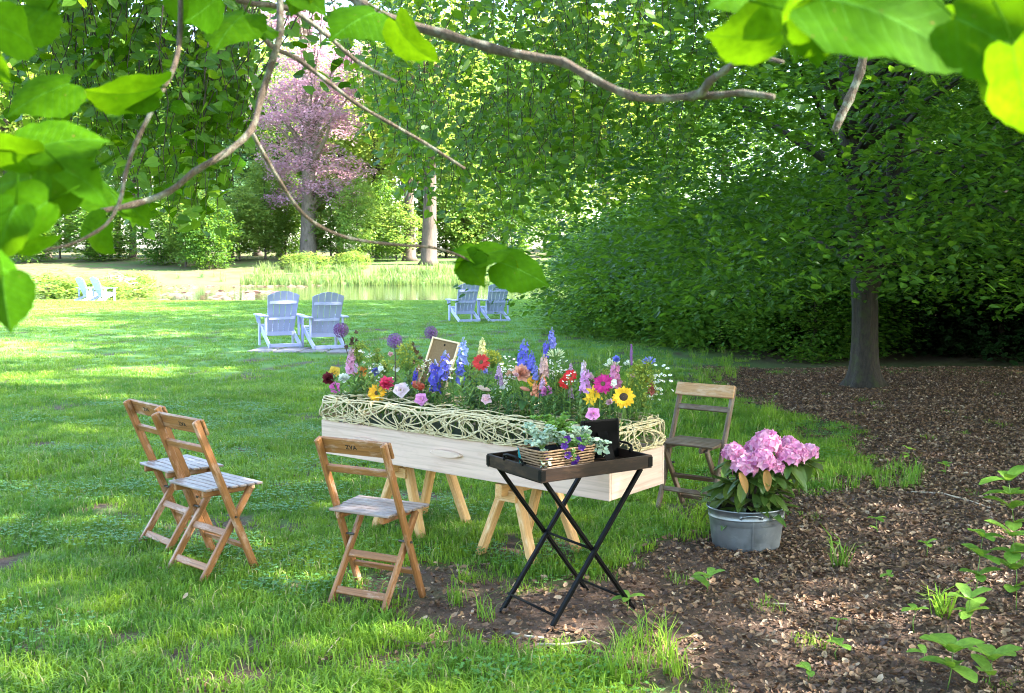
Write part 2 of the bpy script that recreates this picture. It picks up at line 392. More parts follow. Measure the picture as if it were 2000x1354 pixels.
MT['grass'] = grassmat('grass_blades', (.105, .225, .018), (.24, .39, .032), (.42, .37, .17))
MT['mown'] = grassmat('mown_grass_blades', (.125, .245, .032), (.215, .365, .045), (.40, .38, .20))
def instancer(name, pts, scl, tufts, mat, kind='stuff', label=None, cat=None):
    """one object whose points carry tufts through geometry nodes"""
    me = bpy.data.meshes.new(name); me.vertices.add(len(pts)); me.vertices.foreach_set('co', np.asarray(pts, np.float32).ravel())
    add_attr(me, 'scl', scl); add_attr(me, 'rot', rng.random(len(pts)) * 6.28); me.update()
    o = link(name, me); tag(o, label, cat, None, kind)
    ng = bpy.data.node_groups.new(name, 'GeometryNodeTree')
    ng.interface.new_socket('Geometry', in_out='INPUT', socket_type='NodeSocketGeometry'); ng.interface.new_socket('Geometry', in_out='OUTPUT', socket_type='NodeSocketGeometry')
    gi = ng.nodes.new('NodeGroupInput'); go = ng.nodes.new('NodeGroupOutput')
    c = bpy.data.collections.new(name + '_tufts')
    for i, tm in enumerate(tufts):
        to = bpy.data.objects.new('tuft', tm); tm.materials.append(mat); c.objects.link(to)
    ci = ng.nodes.new('GeometryNodeCollectionInfo'); ci.inputs[0].default_value = c; ci.inputs[1].default_value = True; ci.inputs[2].default_value = True
    ip = ng.nodes.new('GeometryNodeInstanceOnPoints'); ip.inputs['Pick Instance'].default_value = True
    a1 = ng.nodes.new('GeometryNodeInputNamedAttribute'); a1.data_type = 'FLOAT'; a1.inputs[0].default_value = 'scl'
    a2 = ng.nodes.new('GeometryNodeInputNamedAttribute'); a2.data_type = 'FLOAT'; a2.inputs[0].default_value = 'rot'
    cx = ng.nodes.new('ShaderNodeCombineXYZ'); e2r = ng.nodes.new('FunctionNodeEulerToRotation')
    L = ng.links.new
    L(gi.outputs[0], ip.inputs['Points']); L(ci.outputs[0], ip.inputs['Instance']); L(a2.outputs[0], cx.inputs[2]); L(cx.outputs[0], e2r.inputs[0])
    L(e2r.outputs[0], ip.inputs['Rotation']); L(a1.outputs[0], ip.inputs['Scale']); L(ip.outputs[0], go.inputs[0])
    md = o.modifiers.new('spread', 'NODES'); md.node_group = ng
    return o
def frustum_pts(n, y0, y1, power=1.0, marg=1.12):
    y = np.sqrt(y0 ** 2 + (y1 ** 2 - y0 ** 2) * rng.random(n) ** power); x = (rng.random(n) - .5) * 2 * (.476 * y * marg + .6); return x, y
def grass():
    tufts = [tuft_mesh('tuft', 44, .085, .02, .066, .0046, .95, 10 + i) for i in range(5)] 
    x, y = frustum_pts(38000, 2.5, 17, 1.25)
    lm = litter_mask(x, y); bm = bare_mask(x, y)
    patchy = vnoise(x, y, 6, 21)
    keep = rng.random(len(x)) < (1 - lm) * (1 - .85 * bm) + lm * .025 * (patchy > .55)
    keep &= ~((x > 2.2 + .45 * (y - 13)) & (y > 14))
    keep &= rng.random(len(x)) < 1 - .9 * sstep(y, 9.5, 17)
    x, y = x[keep], y[keep]; lm = lm[keep]
    sc = (.55 + .75 * rng.random(len(x))) * (.75 + .65 * vnoise(x, y, 1.7, 22)) * (1 - .25 * lm)
    z = terrain(x, y)
    instancer('lawn_grass', np.stack([x, y, z], 1), sc, tufts, MT['grass'], label='short shaded grass blades of the lawn around the wooden chairs', cat='grass')
    ft = [tuft_mesh('tuft', 40, .16, .02, .055, .009, .8, 30 + i) for i in range(4)]
    x, y = frustum_pts(33000, 8.0, 46, .8)
    k = (rng.random(len(x)) < sstep(y, 8, 16)) & ~((x > 2.4 + .2 * (y - 17)) & (y > 15)) & (litter_mask(x, y) < .4) & (seg_sd(np.stack([x, y], 1), POND) > .3) & ~((x < -17) & (y > 46))
    x, y = x[k], y[k]
    instancer('mown_grass', np.stack([x, y, terrain(x, y)], 1), .6 + .6 * rng.random(len(x)), ft, MT['mown'], label='mown grass of the lawn out towards the pond', cat='grass')
    cv = []; cf = []      # clover and other broad-leaved weeds in the turf
    for k in range(9):
        a = k * 2.4; q = .012 + .012 * k / 3; z = .02 + .012 * random.random(); o = len(cv)
        for j in range(3):
            b_ = a + j * 2.09; c0 = np.array((math.cos(a) * q * 2, math.sin(a) * q * 2, z)); d = np.array((math.cos(b_), math.sin(b_), .25)) * .011; e = np.array((-math.sin(b_), math.cos(b_), .1)) * .006
            cv += [c0, c0 + d * .6 + e, c0 + d * 1.1, c0 + d * .6 - e]; cf += [(o + j * 4, o + j * 4 + 1, o + j * 4 + 2), (o + j * 4, o + j * 4 + 2, o + j * 4 + 3)]
    cm = [np_mesh('tuft', np.array(cv), [np.array(cf)], False, rnd=np.repeat(rng.random(27), 4))]
    x, y = frustum_pts(5200, 3, 12, 1.0); k = (litter_mask(x, y) < .35) & (vnoise(x, y, 2.4, 55) > .52); x, y = x[k], y[k]
    instancer('clover', np.stack([x, y, terrain(x, y) + .012], 1), .8 + .8 * rng.random(len(x)), cm, leafmat('clover_leaf', (.075, .20, .04), (.13, .28, .06), tf=.25), label='clover leaves mixed into the near lawn', cat='clover')
    # taller tufts: lawn edge behind the coffin, round the right-hand chair
    tt = [tuft_mesh('tuft', 26, .07, .10, .24, .006, .75, 50 + i) for i in range(3)]
    pts = []
    for px0, px1, py0, py1, n in ((1290, 1560, 800, 930, 130), (1000, 1440, 690, 790, 150), (1200, 1330, 1240, 1340, 12), (860, 980, 1120, 1210, 4), (1560, 1800, 905, 960, 35), (1300, 1420, 1000, 1060, 14)):
        for _ in range(n):
            g = G(random.uniform(px0, px1), random.uniform(py0, py1)); pts.append((g.x, g.y))
    p = np.array(pts); instancer('tall_grass', np.stack([p[:, 0], p[:, 1], terrain(p[:, 0], p[:, 1])], 1), .45 + .6 * rng.random(len(p)), tt, MT['grass'], label='longer grass tufts along the lawn edge behind the tub', cat='grass')
grass()

# ------------------------------------------------------------------ leaf litter (uncountable)
LT_V = np.array([(0, -.5, .03), (.26, -.15, .10), (.22, .25, .06), (0, .5, .12), (-.22, .25, .10), (-.26, -.15, .04), (0, 0, -.02)]) * np.array([1, 1, 1.8]); LT_F = np.array([(6, i, (i + 1) % 6) for i in range(6)])
def litter():
    y = np.sqrt(3.4 ** 2 + (15.5 ** 2 - 3.4 ** 2) * rng.random(280000) ** 1.15); x = -2 + rng.random(len(y)) * (.56 * y + 2.2)
    lm = litter_mask(x, y); far = (x > 2.6) & (y > 13)
    dens = lm ** 1.5 * (.35 + .65 * sstep(x - .03 * y, .1, 1.4)) + .010
    k = (rng.random(len(x)) < dens) | (far & (rng.random(len(x)) < .7)); x, y = x[k], y[k]
    n = len(x); nr = np.stack([rng.normal(0, .5, n), rng.normal(0, .5, n), np.ones(n)], 1); a = rng.random(n) * 6.28
    Rm = frames_np(nr, np.stack([np.cos(a), np.sin(a), rng.normal(0, .3, n)], 1))
    pos = np.stack([x, y, terrain(x, y) + .008 + .012 * rng.random(n)], 1)
    m, t, bs, _ = nodes('dead_leaves'); r_ = attr(t, 'rnd').outputs['Fac']; cr = N(t, 'ShaderNodeValToRGB'); e = cr.color_ramp.elements
    e[0].position = 0; e[0].color = (.045, .022, .015, 1); e[1].position = 1; e[1].color = (.46, .33, .22, 1)
    for q, c in ((.35, (.10, .046, .020)), (.65, (.165, .086, .040)), (.9, (.26, .155, .085))): z = e.new(q); z.color = (*c, 1)
    t.links.new(r_, cr.inputs[0]); t.links.new(cr.outputs[0], bs.inputs['Base Color']); bs.inputs['Roughness'].default_value = .6
    me = leaf_cloud('leaf_litter', LT_V, LT_F, pos, Rm, .009 + .038 * rng.random(n) ** 2.0)
    tag(link('leaf_litter', me, m), 'brown fallen leaves covering the ground under the trees', 'leaf litter', None, 'stuff')
litter()

# ------------------------------------------------------------------ tree foliage machinery
D_V = np.array([(0, -.5, 0), (.33, 0, .07), (0, .5, -.04), (-.33, 0, .07)]); D_F = np.array([(0, 1, 2), (0, 2, 3)])                         # far leaf
H_V = np.array([(0, -.5, 0), (.30, -.22, .06), (.27, .18, .05), (0, .56, -.05), (-.27, .18, .05), (-.30, -.22, .06)]); H_F = np.array([(0, 1, 2), (0, 2, 3), (0, 3, 4), (0, 4, 5)])
def sprays(cent, rad, nleaf, flat=.35, droop=.25, out=None, tilt=.45):
    """leaf positions and frames for a set of flattened leaf sprays"""
    n = len(cent); rad = np.broadcast_to(rad, (n,)); N_ = n * nleaf
    a = rng.random(N_) * 6.28; d = np.sqrt(rng.random(N_)); r_ = np.repeat(rad, nleaf)
    off = np.stack([np.cos(a) * d * r_, np.sin(a) * d * r_, rng.normal(0, flat * .4, N_) * r_ - droop * r_ * d * d], 1)
    tl = rng.normal(0, .35, (n, 2)); tl = np.repeat(tl, nleaf, 0); off[:, 2] += off[:, 0] * tl[:, 0] + off[:, 1] * tl[:, 1]
    pos = np.repeat(cent, nleaf, 0) + off
    nr = np.stack([rng.normal(0, tilt, N_) - tl[:, 0] * .6, rng.normal(0, tilt, N_) - tl[:, 1] * .6, np.ones(N_)], 1)
    ydir = off + rng.normal(0, .25, (N_, 3)) * r_[:, None]
    if out is not None: ydir = ydir + np.repeat(out, nleaf, 0) * .6
    return pos, frames_np(nr, ydir), np.repeat(rng.random(n), nleaf) * .6 + rng.random(N_) * .4
def envelope(n, h0, h1, prof, hollow=.45, seed=None):
    """points in a crown: prof(t) gives the radius at relative height t"""
    t = rng.random(n); r_ = np.array([prof(q) for q in t]); keep = rng.random(n) < (r_ / r_.max()) ** 1.4 + .05; t, r_ = t[keep], r_[keep]
    a = rng.random(len(t)) * 6.28; lob = 1 + .22 * np.sin(a * 3 + t * 9) + .14 * np.sin(a * 7 - t * 15)
    d = (hollow + (1 - hollow) * rng.random(len(t)) ** .6) * r_ * lob
    return np.stack([np.cos(a) * d, np.sin(a) * d, h0 + (h1 - h0) * t], 1)
def limb_mesh(h, r0, tips, fork=.35, lean=(0, 0), n=9, flare=1.5, wig=.02):
    """tapered trunk with limbs that run to the given crown points"""
    b = MB(); k = 9; pts = []; rad = []
    for i in range(k):
        q = i / (k - 1); pts.append((lean[0] * q * h + math.sin(q * 5) * wig * h * .3, lean[1] * q * h + math.cos(q * 4) * wig * h * .3 - wig * h * .3, h * q))
        rad.append(r0 * (1 - .82 * q) * (flare if i == 0 else 1))
    pts.insert(1, tuple(np.array(pts[0]) * .85 + np.array(pts[1]) * .15)); rad.insert(1, r0 * 1.05); rad[0] = r0 * flare
    b.tube(pts, rad, n)
    for tx, ty, tz in tips:
        q = min(max((tz / h) * .62, fork), .93); i = q * (k - 1); base = Vector((lean[0] * q * h + math.sin(q * 5) * wig * h * .3, lean[1] * q * h + math.cos(q * 4) * wig * h * .3 - wig * h * .3, h * q)); tip = Vector((tx, ty, tz))
        mid = base.lerp(tip, .5) + Vector((random.uniform(-.06, .06) * h * .4, random.uniform(-.06, .06) * h * .4, .03 * h))
        rr = r0 * (1 - .82 * q) * .55; b.tube([base, base.lerp(mid, .5) + Vector((0, 0, .01 * h)), mid, mid.lerp(tip, .55), tip], [rr, rr * .7, rr * .5, rr * .3, rr * .1], 5)
    return b
def make_tree(name, h, r0, prof, base, nsp, sprad, nleaf, lsz, mat, bark, flat=.35, hollow=.4, droop=.25, ntips=14, tv=D_V, tf=D_F, flare=1.5, fork=.35, wig=.02):
    root = empty(name); c = envelope(nsp, base * h, h, prof, hollow)
    out = c * np.array([1, 1, 0]); out /= np.linalg.norm(out, axis=1, keepdims=True) + 1e-6
    pos, Rm, rn = sprays(c, sprad * (.6 + .7 * rng.random(len(c))), nleaf, flat, droop, out * sprad)
    link('crown', leaf_cloud('crown', tv, tf, pos, Rm, lsz * (.7 + .6 * rng.random(len(pos))), rnd=rn), mat, root)
    tips = c[rng.choice(len(c), min(ntips, len(c)), False)]
    limb_mesh(h * .92, r0, tips, fork, n=10, flare=flare, wig=wig).build('trunk', bark, root, True)
    return root
def dome(p0=.55, w=1.0, low=.35): return lambda t: w * (low + (1 - low) * math.sin(min(1, t / p0) * 1.57)) if t < p0 else w * math.cos((t - p0) / (1 - p0) * 1.5) ** .7
def plant_tree(proto, first, x, y, rz, sc, label, group=None, cat='tree', z=None):
    o = proto if first else copy_tree(proto)
    zz = float(terrain(np.array([x * 1.0]), np.array([y * 1.0]))[0]) if z is None else z
    o.location = (x, y, zz - .03); o.rotation_euler = (0, 0, rz); o.scale = (sc, sc, sc) if np.isscalar(sc) else sc
    for k in ('group',):
        if k in o: del o[k]
    return tag(o, label, cat, group)

# ------------------------------------------------------------------ far wood across the pond
def far_wood():
    G1 = 'tall trees of the wood across the pond'
    wa = make_tree('woodland_tree', 24, .42, dome(.5, 5.4), .22, 680, 1.5, 22, .44, MT['far_yellow'], MT['darkbark'], ntips=16)
    wb = make_tree('woodland_tree', 23, .38, dome(.45, 5.0), .16, 700, 1.5, 22, .44, MT['far_green'], MT['darkbark'], ntips=16)
    wc = make_tree('conifer_tree', 21, .36, lambda t: 3.8 * (1 - t) ** .75 + .25, .10, 700, 1.4, 26, .40, MT['teal_green'], MT['darkbark'], flat=.2, hollow=.2, droop=.5, ntips=20)
    sp = [  # px at the base, distance, which, scale
        (95, 104, 'a', 1.0), (180, 112, 'b', 1.05), (262, 97, 'b', .95), (330, 108, 'a', 1.0), (392, 118, 'c', 1.05), (452, 105, 'c', .95), (505, 118, 'a', 1.0), (548, 108, 'b', .9),
        (665, 112, 'a', 1.0), (742, 108, 'a', .95), (905, 110, 'a', 1.0), (985, 104, 'b', 1.0), (1080, 112, 'a', 1.05), (1180, 106, 'a', 1.0), (1290, 112, 'b', 1.0), (20, 100, 'a', 1.0), (-80, 106, 'b', 1.1)]
    sp += [(px, 142 + 14 * (i % 3), 'ab'[i % 2], 1.25) for i, px in enumerate(range(-60, 1500, 98))]
    used = set()
    for px, y, k, s in sp:
        pr = dict(a=wa, b=wb, c=wc)[k]; x = (px - 1000) / FPX * y
        lab = {'a': 'tall sunlit yellow-green tree in the wood across the pond', 'b': 'tall mid-green tree in the wood across the pond', 'c': 'blue-green conifer-like tree standing in the wood across the pond'}[k]
        if y < 130:
            rk = sorted([q[0] for q in sp if q[1] < 130 and q[2] == k]).index(px); nth = ('leftmost', 'second', 'third', 'fourth', 'fifth', 'sixth', 'seventh', 'eighth', 'ninth', 'tenth', 'eleventh')[rk]
            lab = lab.replace('in the wood across the pond', 'across the pond, %s of its kind from the left' % nth).replace('leftmost of its kind from the left', 'leftmost of its kind')
        else: lab = lab.replace('in the wood', 'in the back rows of the wood')
        plant_tree(pr, k not in used, x, y, random.random() * 6.28, s * random.uniform(.92, 1.08), lab, G1 + {'a': ' with fresh leaves', 'b': ' with darker leaves', 'c': ' with blue-green needles'}[k]); used.add(k)
    ua = make_tree('understory_tree', 7, .09, dome(.5, 2.2, .5), .12, 420, .75, 22, .26, MT['yellow_green'], MT['darkbark'], ntips=12)
    ub = make_tree('understory_tree', 6, .09, dome(.5, 2.2, .6), .06, 420, .75, 22, .24, MT['wood_green'], MT['darkbark'], ntips=12)
    first = {'a': True, 'b': True}
    US = [(120, 96, 'a', 1), (205, 92, 'b', .9), (318, 88, 'b', .8), (365, 86, 'a', .85), (410, 84, 'b', .8), (470, 92, 'a', .9), (520, 95, 'a', .8), (560, 98, 'b', .9), (648, 94, 'a', .8), (700, 90, 'a', .7), (745, 96, 'b', .8),
                        (775, 92, 'a', .75), (872, 103, 'b', 1.3), (905, 98, 'a', 1.0), (930, 99, 'a', .8), (1000, 99, 'b', .9), (1090, 90, 'a', 1.0), (60, 90, 'b', .9)]
    for px, y, k, s in US:
        nth = ('leftmost', 'second', 'third', 'fourth', 'fifth', 'sixth', 'seventh', 'eighth', 'ninth', 'tenth', 'eleventh', 'twelfth')[sorted(q[0] for q in US if q[2] == k).index(px)] + (' of its kind' if px == min(q[0] for q in US if q[2] == k) else ' of its kind from the left')
        plant_tree(ua if k == 'a' else ub, first[k], (px - 1000) / FPX * y, y, random.random() * 6.28, (s * random.uniform(1, 1.5), s * 1.15, s * random.uniform(.85, 1.6)),
                   ('small bright yellow-green tree under the far wood, ' if k == 'a' else 'small dark leafy tree under the far wood, ') + nth, 'understory trees on the far bank, ' + ('bright' if k == 'a' else 'dark')); first[k] = False
    # copper beech: flat tiers of pink-purple leaves round a pale trunk
    root = empty('copper_beech_tree'); H = 27; cs = []
    for zc, rr, dz, n, cx in ((6.3, 4.2, .9, 150, 1.2), (8.4, 4.6, .9, 150, .9), (10.2, 3.6, .7, 70, -1.0), (12.4, 5.2, 1.1, 230, .5), (14.8, 4.6, 1.1, 190, .4), (17.5, 4.4, 1.0, 170, 1.8), (20.5, 3.9, 1.1, 150, -.8), (23.5, 3.2, 1.2, 130, .3), (26, 2.2, .8, 70, 0)):
        a = rng.random(n) * 6.28; d = np.sqrt(rng.random(n)) * rr; cs.append(np.stack([cx + np.cos(a) * d, np.sin(a) * d, zc + rng.normal(0, dz * .5, n) - .10 * d], 1))
    c = np.concatenate(cs); c = c[rng.random(len(c)) < .68]; pos, Rm, rn = sprays(c, .95, 32, .3, .3)
    link('crown', leaf_cloud('crown', D_V, D_F, pos, Rm, .25 * (.7 + .6 * rng.random(len(pos))), rnd=rn), MT['copper'], root)
    limb_mesh(25, .72, c[rng.choice(len(c), 34, False)], .16, n=12, flare=1.45).build('trunk', MT['farbark'], root, True)
    plant_tree(root, True, (603 - 1000) / FPX * 93, 93, .4, 1.0, 'copper beech with tiers of pink-purple leaves beyond the pond')
    bt = make_tree('old_beech_tree', 25, .66, dome(.6, 4.6, .3), .36, 560, 1.4, 22, .42, MT['far_yellow'], MT['oldbark'], ntips=20, fork=.22)
    plant_tree(bt, True, (838 - 1000) / FPX * 88, 88, 1.0, 1.0, 'old beech with thick pale forked trunk right of the copper beech')
    b2 = copy_tree(bt); plant_tree(b2, True, (801 - 1000) / FPX * 92, 92, 2.4, .8, 'thinner pale-trunked beech just behind the old forked beech')
far_wood()

def shrubs():
    sh = make_tree('shrub', 3.0, .05, dome(.5, 1.75, .8), .02, 420, .52, 50, .092, MT['shrub'], MT['darktwig'], flat=.6, hollow=.35, ntips=16, tv=H_V, tf=H_F)
    dk = make_tree('shrub', 3.0, .05, dome(.45, 1.9, .75), .02, 620, .36, 24, .12, MT['shade_shrub'], MT['darktwig'], hollow=.45, ntips=16, tv=H_V, tf=H_F)
    rows = [(2.05, 22.8, .85, 'round green shrub beside the distant white chairs'), (2.7, 20.8, .92, 'green shrub second from the distant white chairs along the wood edge'), (4.3, 23.0, 1.2, 'tall green shrub behind the first shrubs of the wood edge'),
            (3.7, 19.0, .88, 'green shrub in the middle of the row along the wood edge'), (5.2, 20.5, 1.2, 'tall shaded shrub behind the middle of the wood edge row'), (4.9, 17.4, .8, 'green shrub left of the hornbeam trunk'),
            (6.3, 18.8, 1.2, 'dark shaded shrub behind the hornbeam trunk'), (8.2, 18.0, 1.2, 'dark shrub just right of the hornbeam trunk'), (10.2, 17.0, 1.3, 'dark shrub at the right edge of the wood'), (7.6, 21.5, 1.6, 'big dark shrub deep behind the hornbeam'),
            (11, 20.5, 1.7, 'big dark shrub in the far right depth of the wood'), (3.2, 27, 1.1, 'shrub between the distant white chairs and the wood'), (4.4, 32, 1.4, 'shrub far down the wood edge near the pond')]
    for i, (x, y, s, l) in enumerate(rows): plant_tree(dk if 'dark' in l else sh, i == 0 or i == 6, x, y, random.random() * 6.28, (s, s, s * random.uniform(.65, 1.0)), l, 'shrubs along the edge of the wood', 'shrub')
    fs = make_tree('bank_shrub', 2.4, .04, dome(.4, 1.6, .7), .02, 260, .38, 20, .15, MT['yellow_green'], MT['darktwig'], hollow=.4, ntips=10)
    for i, (px, y, s, l) in enumerate([(95, 50, 1.1, 'pale bush at the left edge behind the distant chair pair'), (150, 54, 1.3, 'pale green bush behind the leftmost white chairs'), (195, 52, 1.05, 'pale bush directly above the leftmost white chairs'), (262, 66, .9, 'small bush beside the heap of cut branches'), (600, 84, 1.1, 'pale bush at the foot of the copper beech'), (690, 84, .8, 'small pale bush right of the copper beech')]):
        plant_tree(fs, i == 0, (px - 1000) / FPX * y, y, random.random() * 6, (s * 1.4, s, s * random.uniform(.5, .8)), l, 'pale bushes by the pond', 'shrub')
    # wood on the right shading the lawn, plus unseen trees added to block sun
    wt = make_tree('shade_tree', 19, .30, dome(.5, 4.6, .5), .14, 640, 1.05, 26, .27, MT['wood_green'], MT['darkbark'], ntips=16)
    for i, (x, y, s) in enumerate([(10.2, 27, 1.0), (11.5, 34, 1.05), (13.5, 42, 1.1), (9.6, 21.5, .95), (15, 31, 1.05), (10, -8.5, .95), (13.5, 18, .95), (17.5, 24, 1.1), (12.6, 9.6, .9), (19, 16, 1.0), (16.5, 12.5, 1.0), (14.2, 4.9, .9), (17, 38, 1.1), (15.5, -7, .9)]):
        plant_tree(wt, i == 0, x, y, random.random() * 6.28, s, 'tall shady tree on the right, in the wood or added unseen to block sun', 'trees of the dark wood on the right')
shrubs()

GAPS = [(1560, 1312, .30), (1640, 1308, .32), (1720, 1305, .3), (1800, 1318, .32), (1880, 1335, .3), (1800, 880, .6), (1900, 880, .6), (1960, 945, .5), (1860, 960, .4), (300, 728, .8), (380, 735, .6), (270, 768, .7), (600, 775, .6), (90, 742, .8), (250, 838, .5), (120, 1010, .35), (430, 560 + 60, .9), (520, 640, .9), (800, 655, .9), (1255, 930, .16), (700, 760, .6)]
GAPS3 = [(P(1480, 70, .7), .22), (P(1600, 60, .65), .26), (P(1760, 50, .63), .3), (P(1950, 110, .58), .3)]
def sun_gaps(pos):
    """False for leaves that stand where a gap in the canopy lets the sun through to the ground"""
    keep = np.ones(len(pos), bool); sv = np.array(SUN)
    for px, py, rr in GAPS:
        v = pos - np.array(G(px, py)); t_ = v @ sv; keep &= ~((np.linalg.norm(v - t_[:, None] * sv, axis=1) < rr) & (t_ > 0))
    for p_, rr in GAPS3:
        v = pos - np.array(p_); t_ = v @ sv; keep &= ~((np.linalg.norm(v - t_[:, None] * sv, axis=1) < rr) & (t_ > .5))
    return keep
def hornbeam():
    root = empty('hornbeam_tree'); X, Y = 4.38, 13.25
    n = 4700; c = envelope(n, 1.15, 12.5, lambda t: 5.4 * (.80 + .2 * math.sin(min(t / .3, 1) * 1.57)) * (1 if t < .35 else math.cos((t - .35) / .65 * 1.45) ** .6), .25)
    d = np.linalg.norm(c[:, :2], axis=1); a = np.arctan2(c[:, 1], c[:, 0])
    c[:, 2] -= np.clip(d - 2.2, 0, 4) * .20                                   # boughs droop outwards
    low = 1.0 + .42 * np.exp(-((a + 1.75) / .75) ** 2) + .45 * np.exp(-((d - .6) / 1.0) ** 2)   # lifted towards the camera so the trunk shows
    k = c[:, 2] > low
    thin = .35 + .65 * sstep(c[:, 0] * .95 + c[:, 1] * -.3, -4.2, -.8); thin = np.where(c[:, 2] > 4.2, thin * .8, np.maximum(thin, .85))
    k &= rng.random(len(c)) < thin; c = c[k]
    c = np.concatenate([c, np.stack([rng.uniform(-3.0, 2.5, 330), rng.uniform(-4.6, -1.0, 330), 1.6 + rng.random(330) ** 1.2 * 5.5], 1)])
    out = c * np.array([1, 1, 0]); out /= np.linalg.norm(out, axis=1, keepdims=True) + 1e-6
    pos, Rm, rn = sprays(c, .45 + .45 * rng.random(len(c)), 54, .15, .35, out * .6, .38)
    k = pos[:, 2] > .8 + .42 * np.exp(-((np.arctan2(pos[:, 1], pos[:, 0]) + 1.75) / .75) ** 2); pos, Rm, rn = pos[k], Rm[k], rn[k]
    k = sun_gaps(pos + np.array([X, Y, 0])); pos, Rm, rn = pos[k], Rm[k], rn[k]
    fr = pos[:, 1] < 1.0
    for k, tv, tf in ((fr, H_V, H_F), (~fr, D_V, D_F)):
        link('crown', leaf_cloud('crown', tv, tf, pos[k], Rm[k], .078 * (.5 + .95 * rng.random(k.sum())), rnd=rn[k]), MT['horn'], root)
    b = MB()
    zs = np.concatenate([np.linspace(-.05, 2.1, 26), [3.2, 5, 7.5, 10]])
    b.tube([(float(np.interp(z, [0, 1, 1.45, 2.1, 3.2, 5, 7.5, 10], [0, -.02, -.06, -.16, -.30, -.34, -.2, 0])), .02 * math.sin(z), float(z)) for z in zs], [float(np.interp(z, [-.05, .05, .15, .35, .7, 1.45, 2.1, 3.2, 5, 7.5, 10], [.30, .245, .195, .168, .155, .146, .12, .115, .09, .06, .02])) for z in zs], 28)
    V = b.v[0]; ang = np.arctan2(V[:, 1], V[:, 0] + .03 * V[:, 2]); rr = 1 + .07 * np.sin(3 * ang + V[:, 2] * .9) + .045 * np.sin(7 * ang - V[:, 2] * 1.6) + .16 * np.exp(-np.maximum(V[:, 2], 0) / .13) * np.sin(5 * ang + 1) + rng.normal(0, .012, len(V)); V[:, :2] *= np.where(V[:, 2] < 2.2, rr, 1)[:, None]
    b.tube([(-.02, 0, 1.05), (.12, .05, 1.5), (.30, .12, 2.2), (.36, .1, 3.5), (.55, .2, 6), (.8, .3, 8.5)], [.11, .115, .10, .085, .06, .02], 10)
    tips = c[rng.choice(len(c), 46, False)]
    for tx, ty, tz in tips:
        z0 = max(1.5, min(8, tz * .55 + .5)); base = Vector((-.25 if z0 > 2 else -.08, .03, z0)); tip = Vector((tx, ty, tz)); L = (tip - base).length
        mid = base.lerp(tip, .5) + Vector((random.uniform(-.2, .2), random.uniform(-.2, .2), .12 * L))
        b.tube([base, base.lerp(mid, .55), mid, mid.lerp(tip, .5) + Vector((0, 0, .04 * L)), tip], [.04, .03, .022, .014, .005], 5)
    b.build('trunk', MT['hornbark'], root, True)
    root.location = (X, Y, float(terrain(np.array([X]), np.array([Y]))[0]))
    tag(root, 'hornbeam with dark layered leaves and mossy trunk on the leaf litter', 'tree')
hornbeam()

# ------------------------------------------------------------------ linden that the photographer stands under
def linden_leaf_mesh(name, fold, curl, wave, seed, nr=19, serr=.014):
    r_ = np.random.default_rng(seed)
    key = np.array([(0, -.36), (.13, -.47), (.29, -.46), (.41, -.33), (.47, -.14), (.455, .06), (.385, .23), (.27, .37), (.14, .48), (.05, .57), (0, .66)])
    tt = np.linspace(0, 1, len(key)); q = np.linspace(0, 1, nr)
    ex = np.interp(q, tt, key[:, 0]); ey = np.interp(q, tt, key[:, 1])
    my = np.interp(q, [0, .25, 1], [-.36, -.25, .66])
    V = []; F = []
    for sgn in (-1, 1):
        k0 = len(V)
        for i in range(nr):
            s_ = serr if (i % 2 and 0 < i < nr - 1) else -serr * .6
            for c in (0, .33, .68, 1.0):
                x = ex[i] * c + (s_ * c if c == 1 else 0); y = my[i] + (ey[i] - my[i]) * c
                z = fold * abs(x) + curl * (y * y) + wave * math.sin(y * 9 + sgn * 2 + seed) * x + wave * .6 * math.sin(x * 8 + seed)
                V.append((sgn * x, y, z))
        for i in range(nr - 1):
            for c in range(3):
                a = k0 + i * 4 + c; f = (a, a + 1, a + 5, a + 4); F.append(f if sgn > 0 else f[::-1])
    n0 = len(V); V = np.array(V)
    b = MB(); b.raw(V, F, V)
    b.tube([(0, -.37, V[0, 2]), (0, -.6, .03), (.03, -.85, .12)], [.013, .012, .014], 5)
    b.g[1] = np.tile(np.array([[.3, .02, 0]]), (len(b.v[1]), 1))
    return b.mesh(name, True)
LEAFM = [linden_leaf_mesh('leaf', f, c, w_, i) for i, (f, c, w_) in enumerate([(-.18, -.25, .05), (.22, -.35, .06), (-.35, -.15, .05), (.10, -.55, .08), (-.05, -.4, .10)])]
for me in LEAFM: me.materials.append(MT['leafpart'])
CAMP = Vector((0, 0, CH))
def near_leaf(root, b, tp, d1, d2, roll=0, var=None, pitch=0, wide=1.0):
    pb = P(*b, d1); pt = P(*tp, d2); y = (pt - pb); L = y.length; y.normalize()
    n = (CAMP - (pb + pt) / 2).normalized(); n = Matrix.Rotation(R(roll), 3, y) @ n
    f = frame(n, y); x = f.col[0]; nz = f.col[2]; yy = y; xx = yy.cross(nz).normalized(); nz = xx.cross(yy)
    s = L / 1.04
    M = Matrix((xx * s * wide, yy * s, nz * s)).transposed().to_4x4(); M.translation = pb + yy * .36 * s
    o = link('leaf', random.choice(LEAFM) if var is None else LEAFM[var], None, root); o.matrix_local = M
    return o
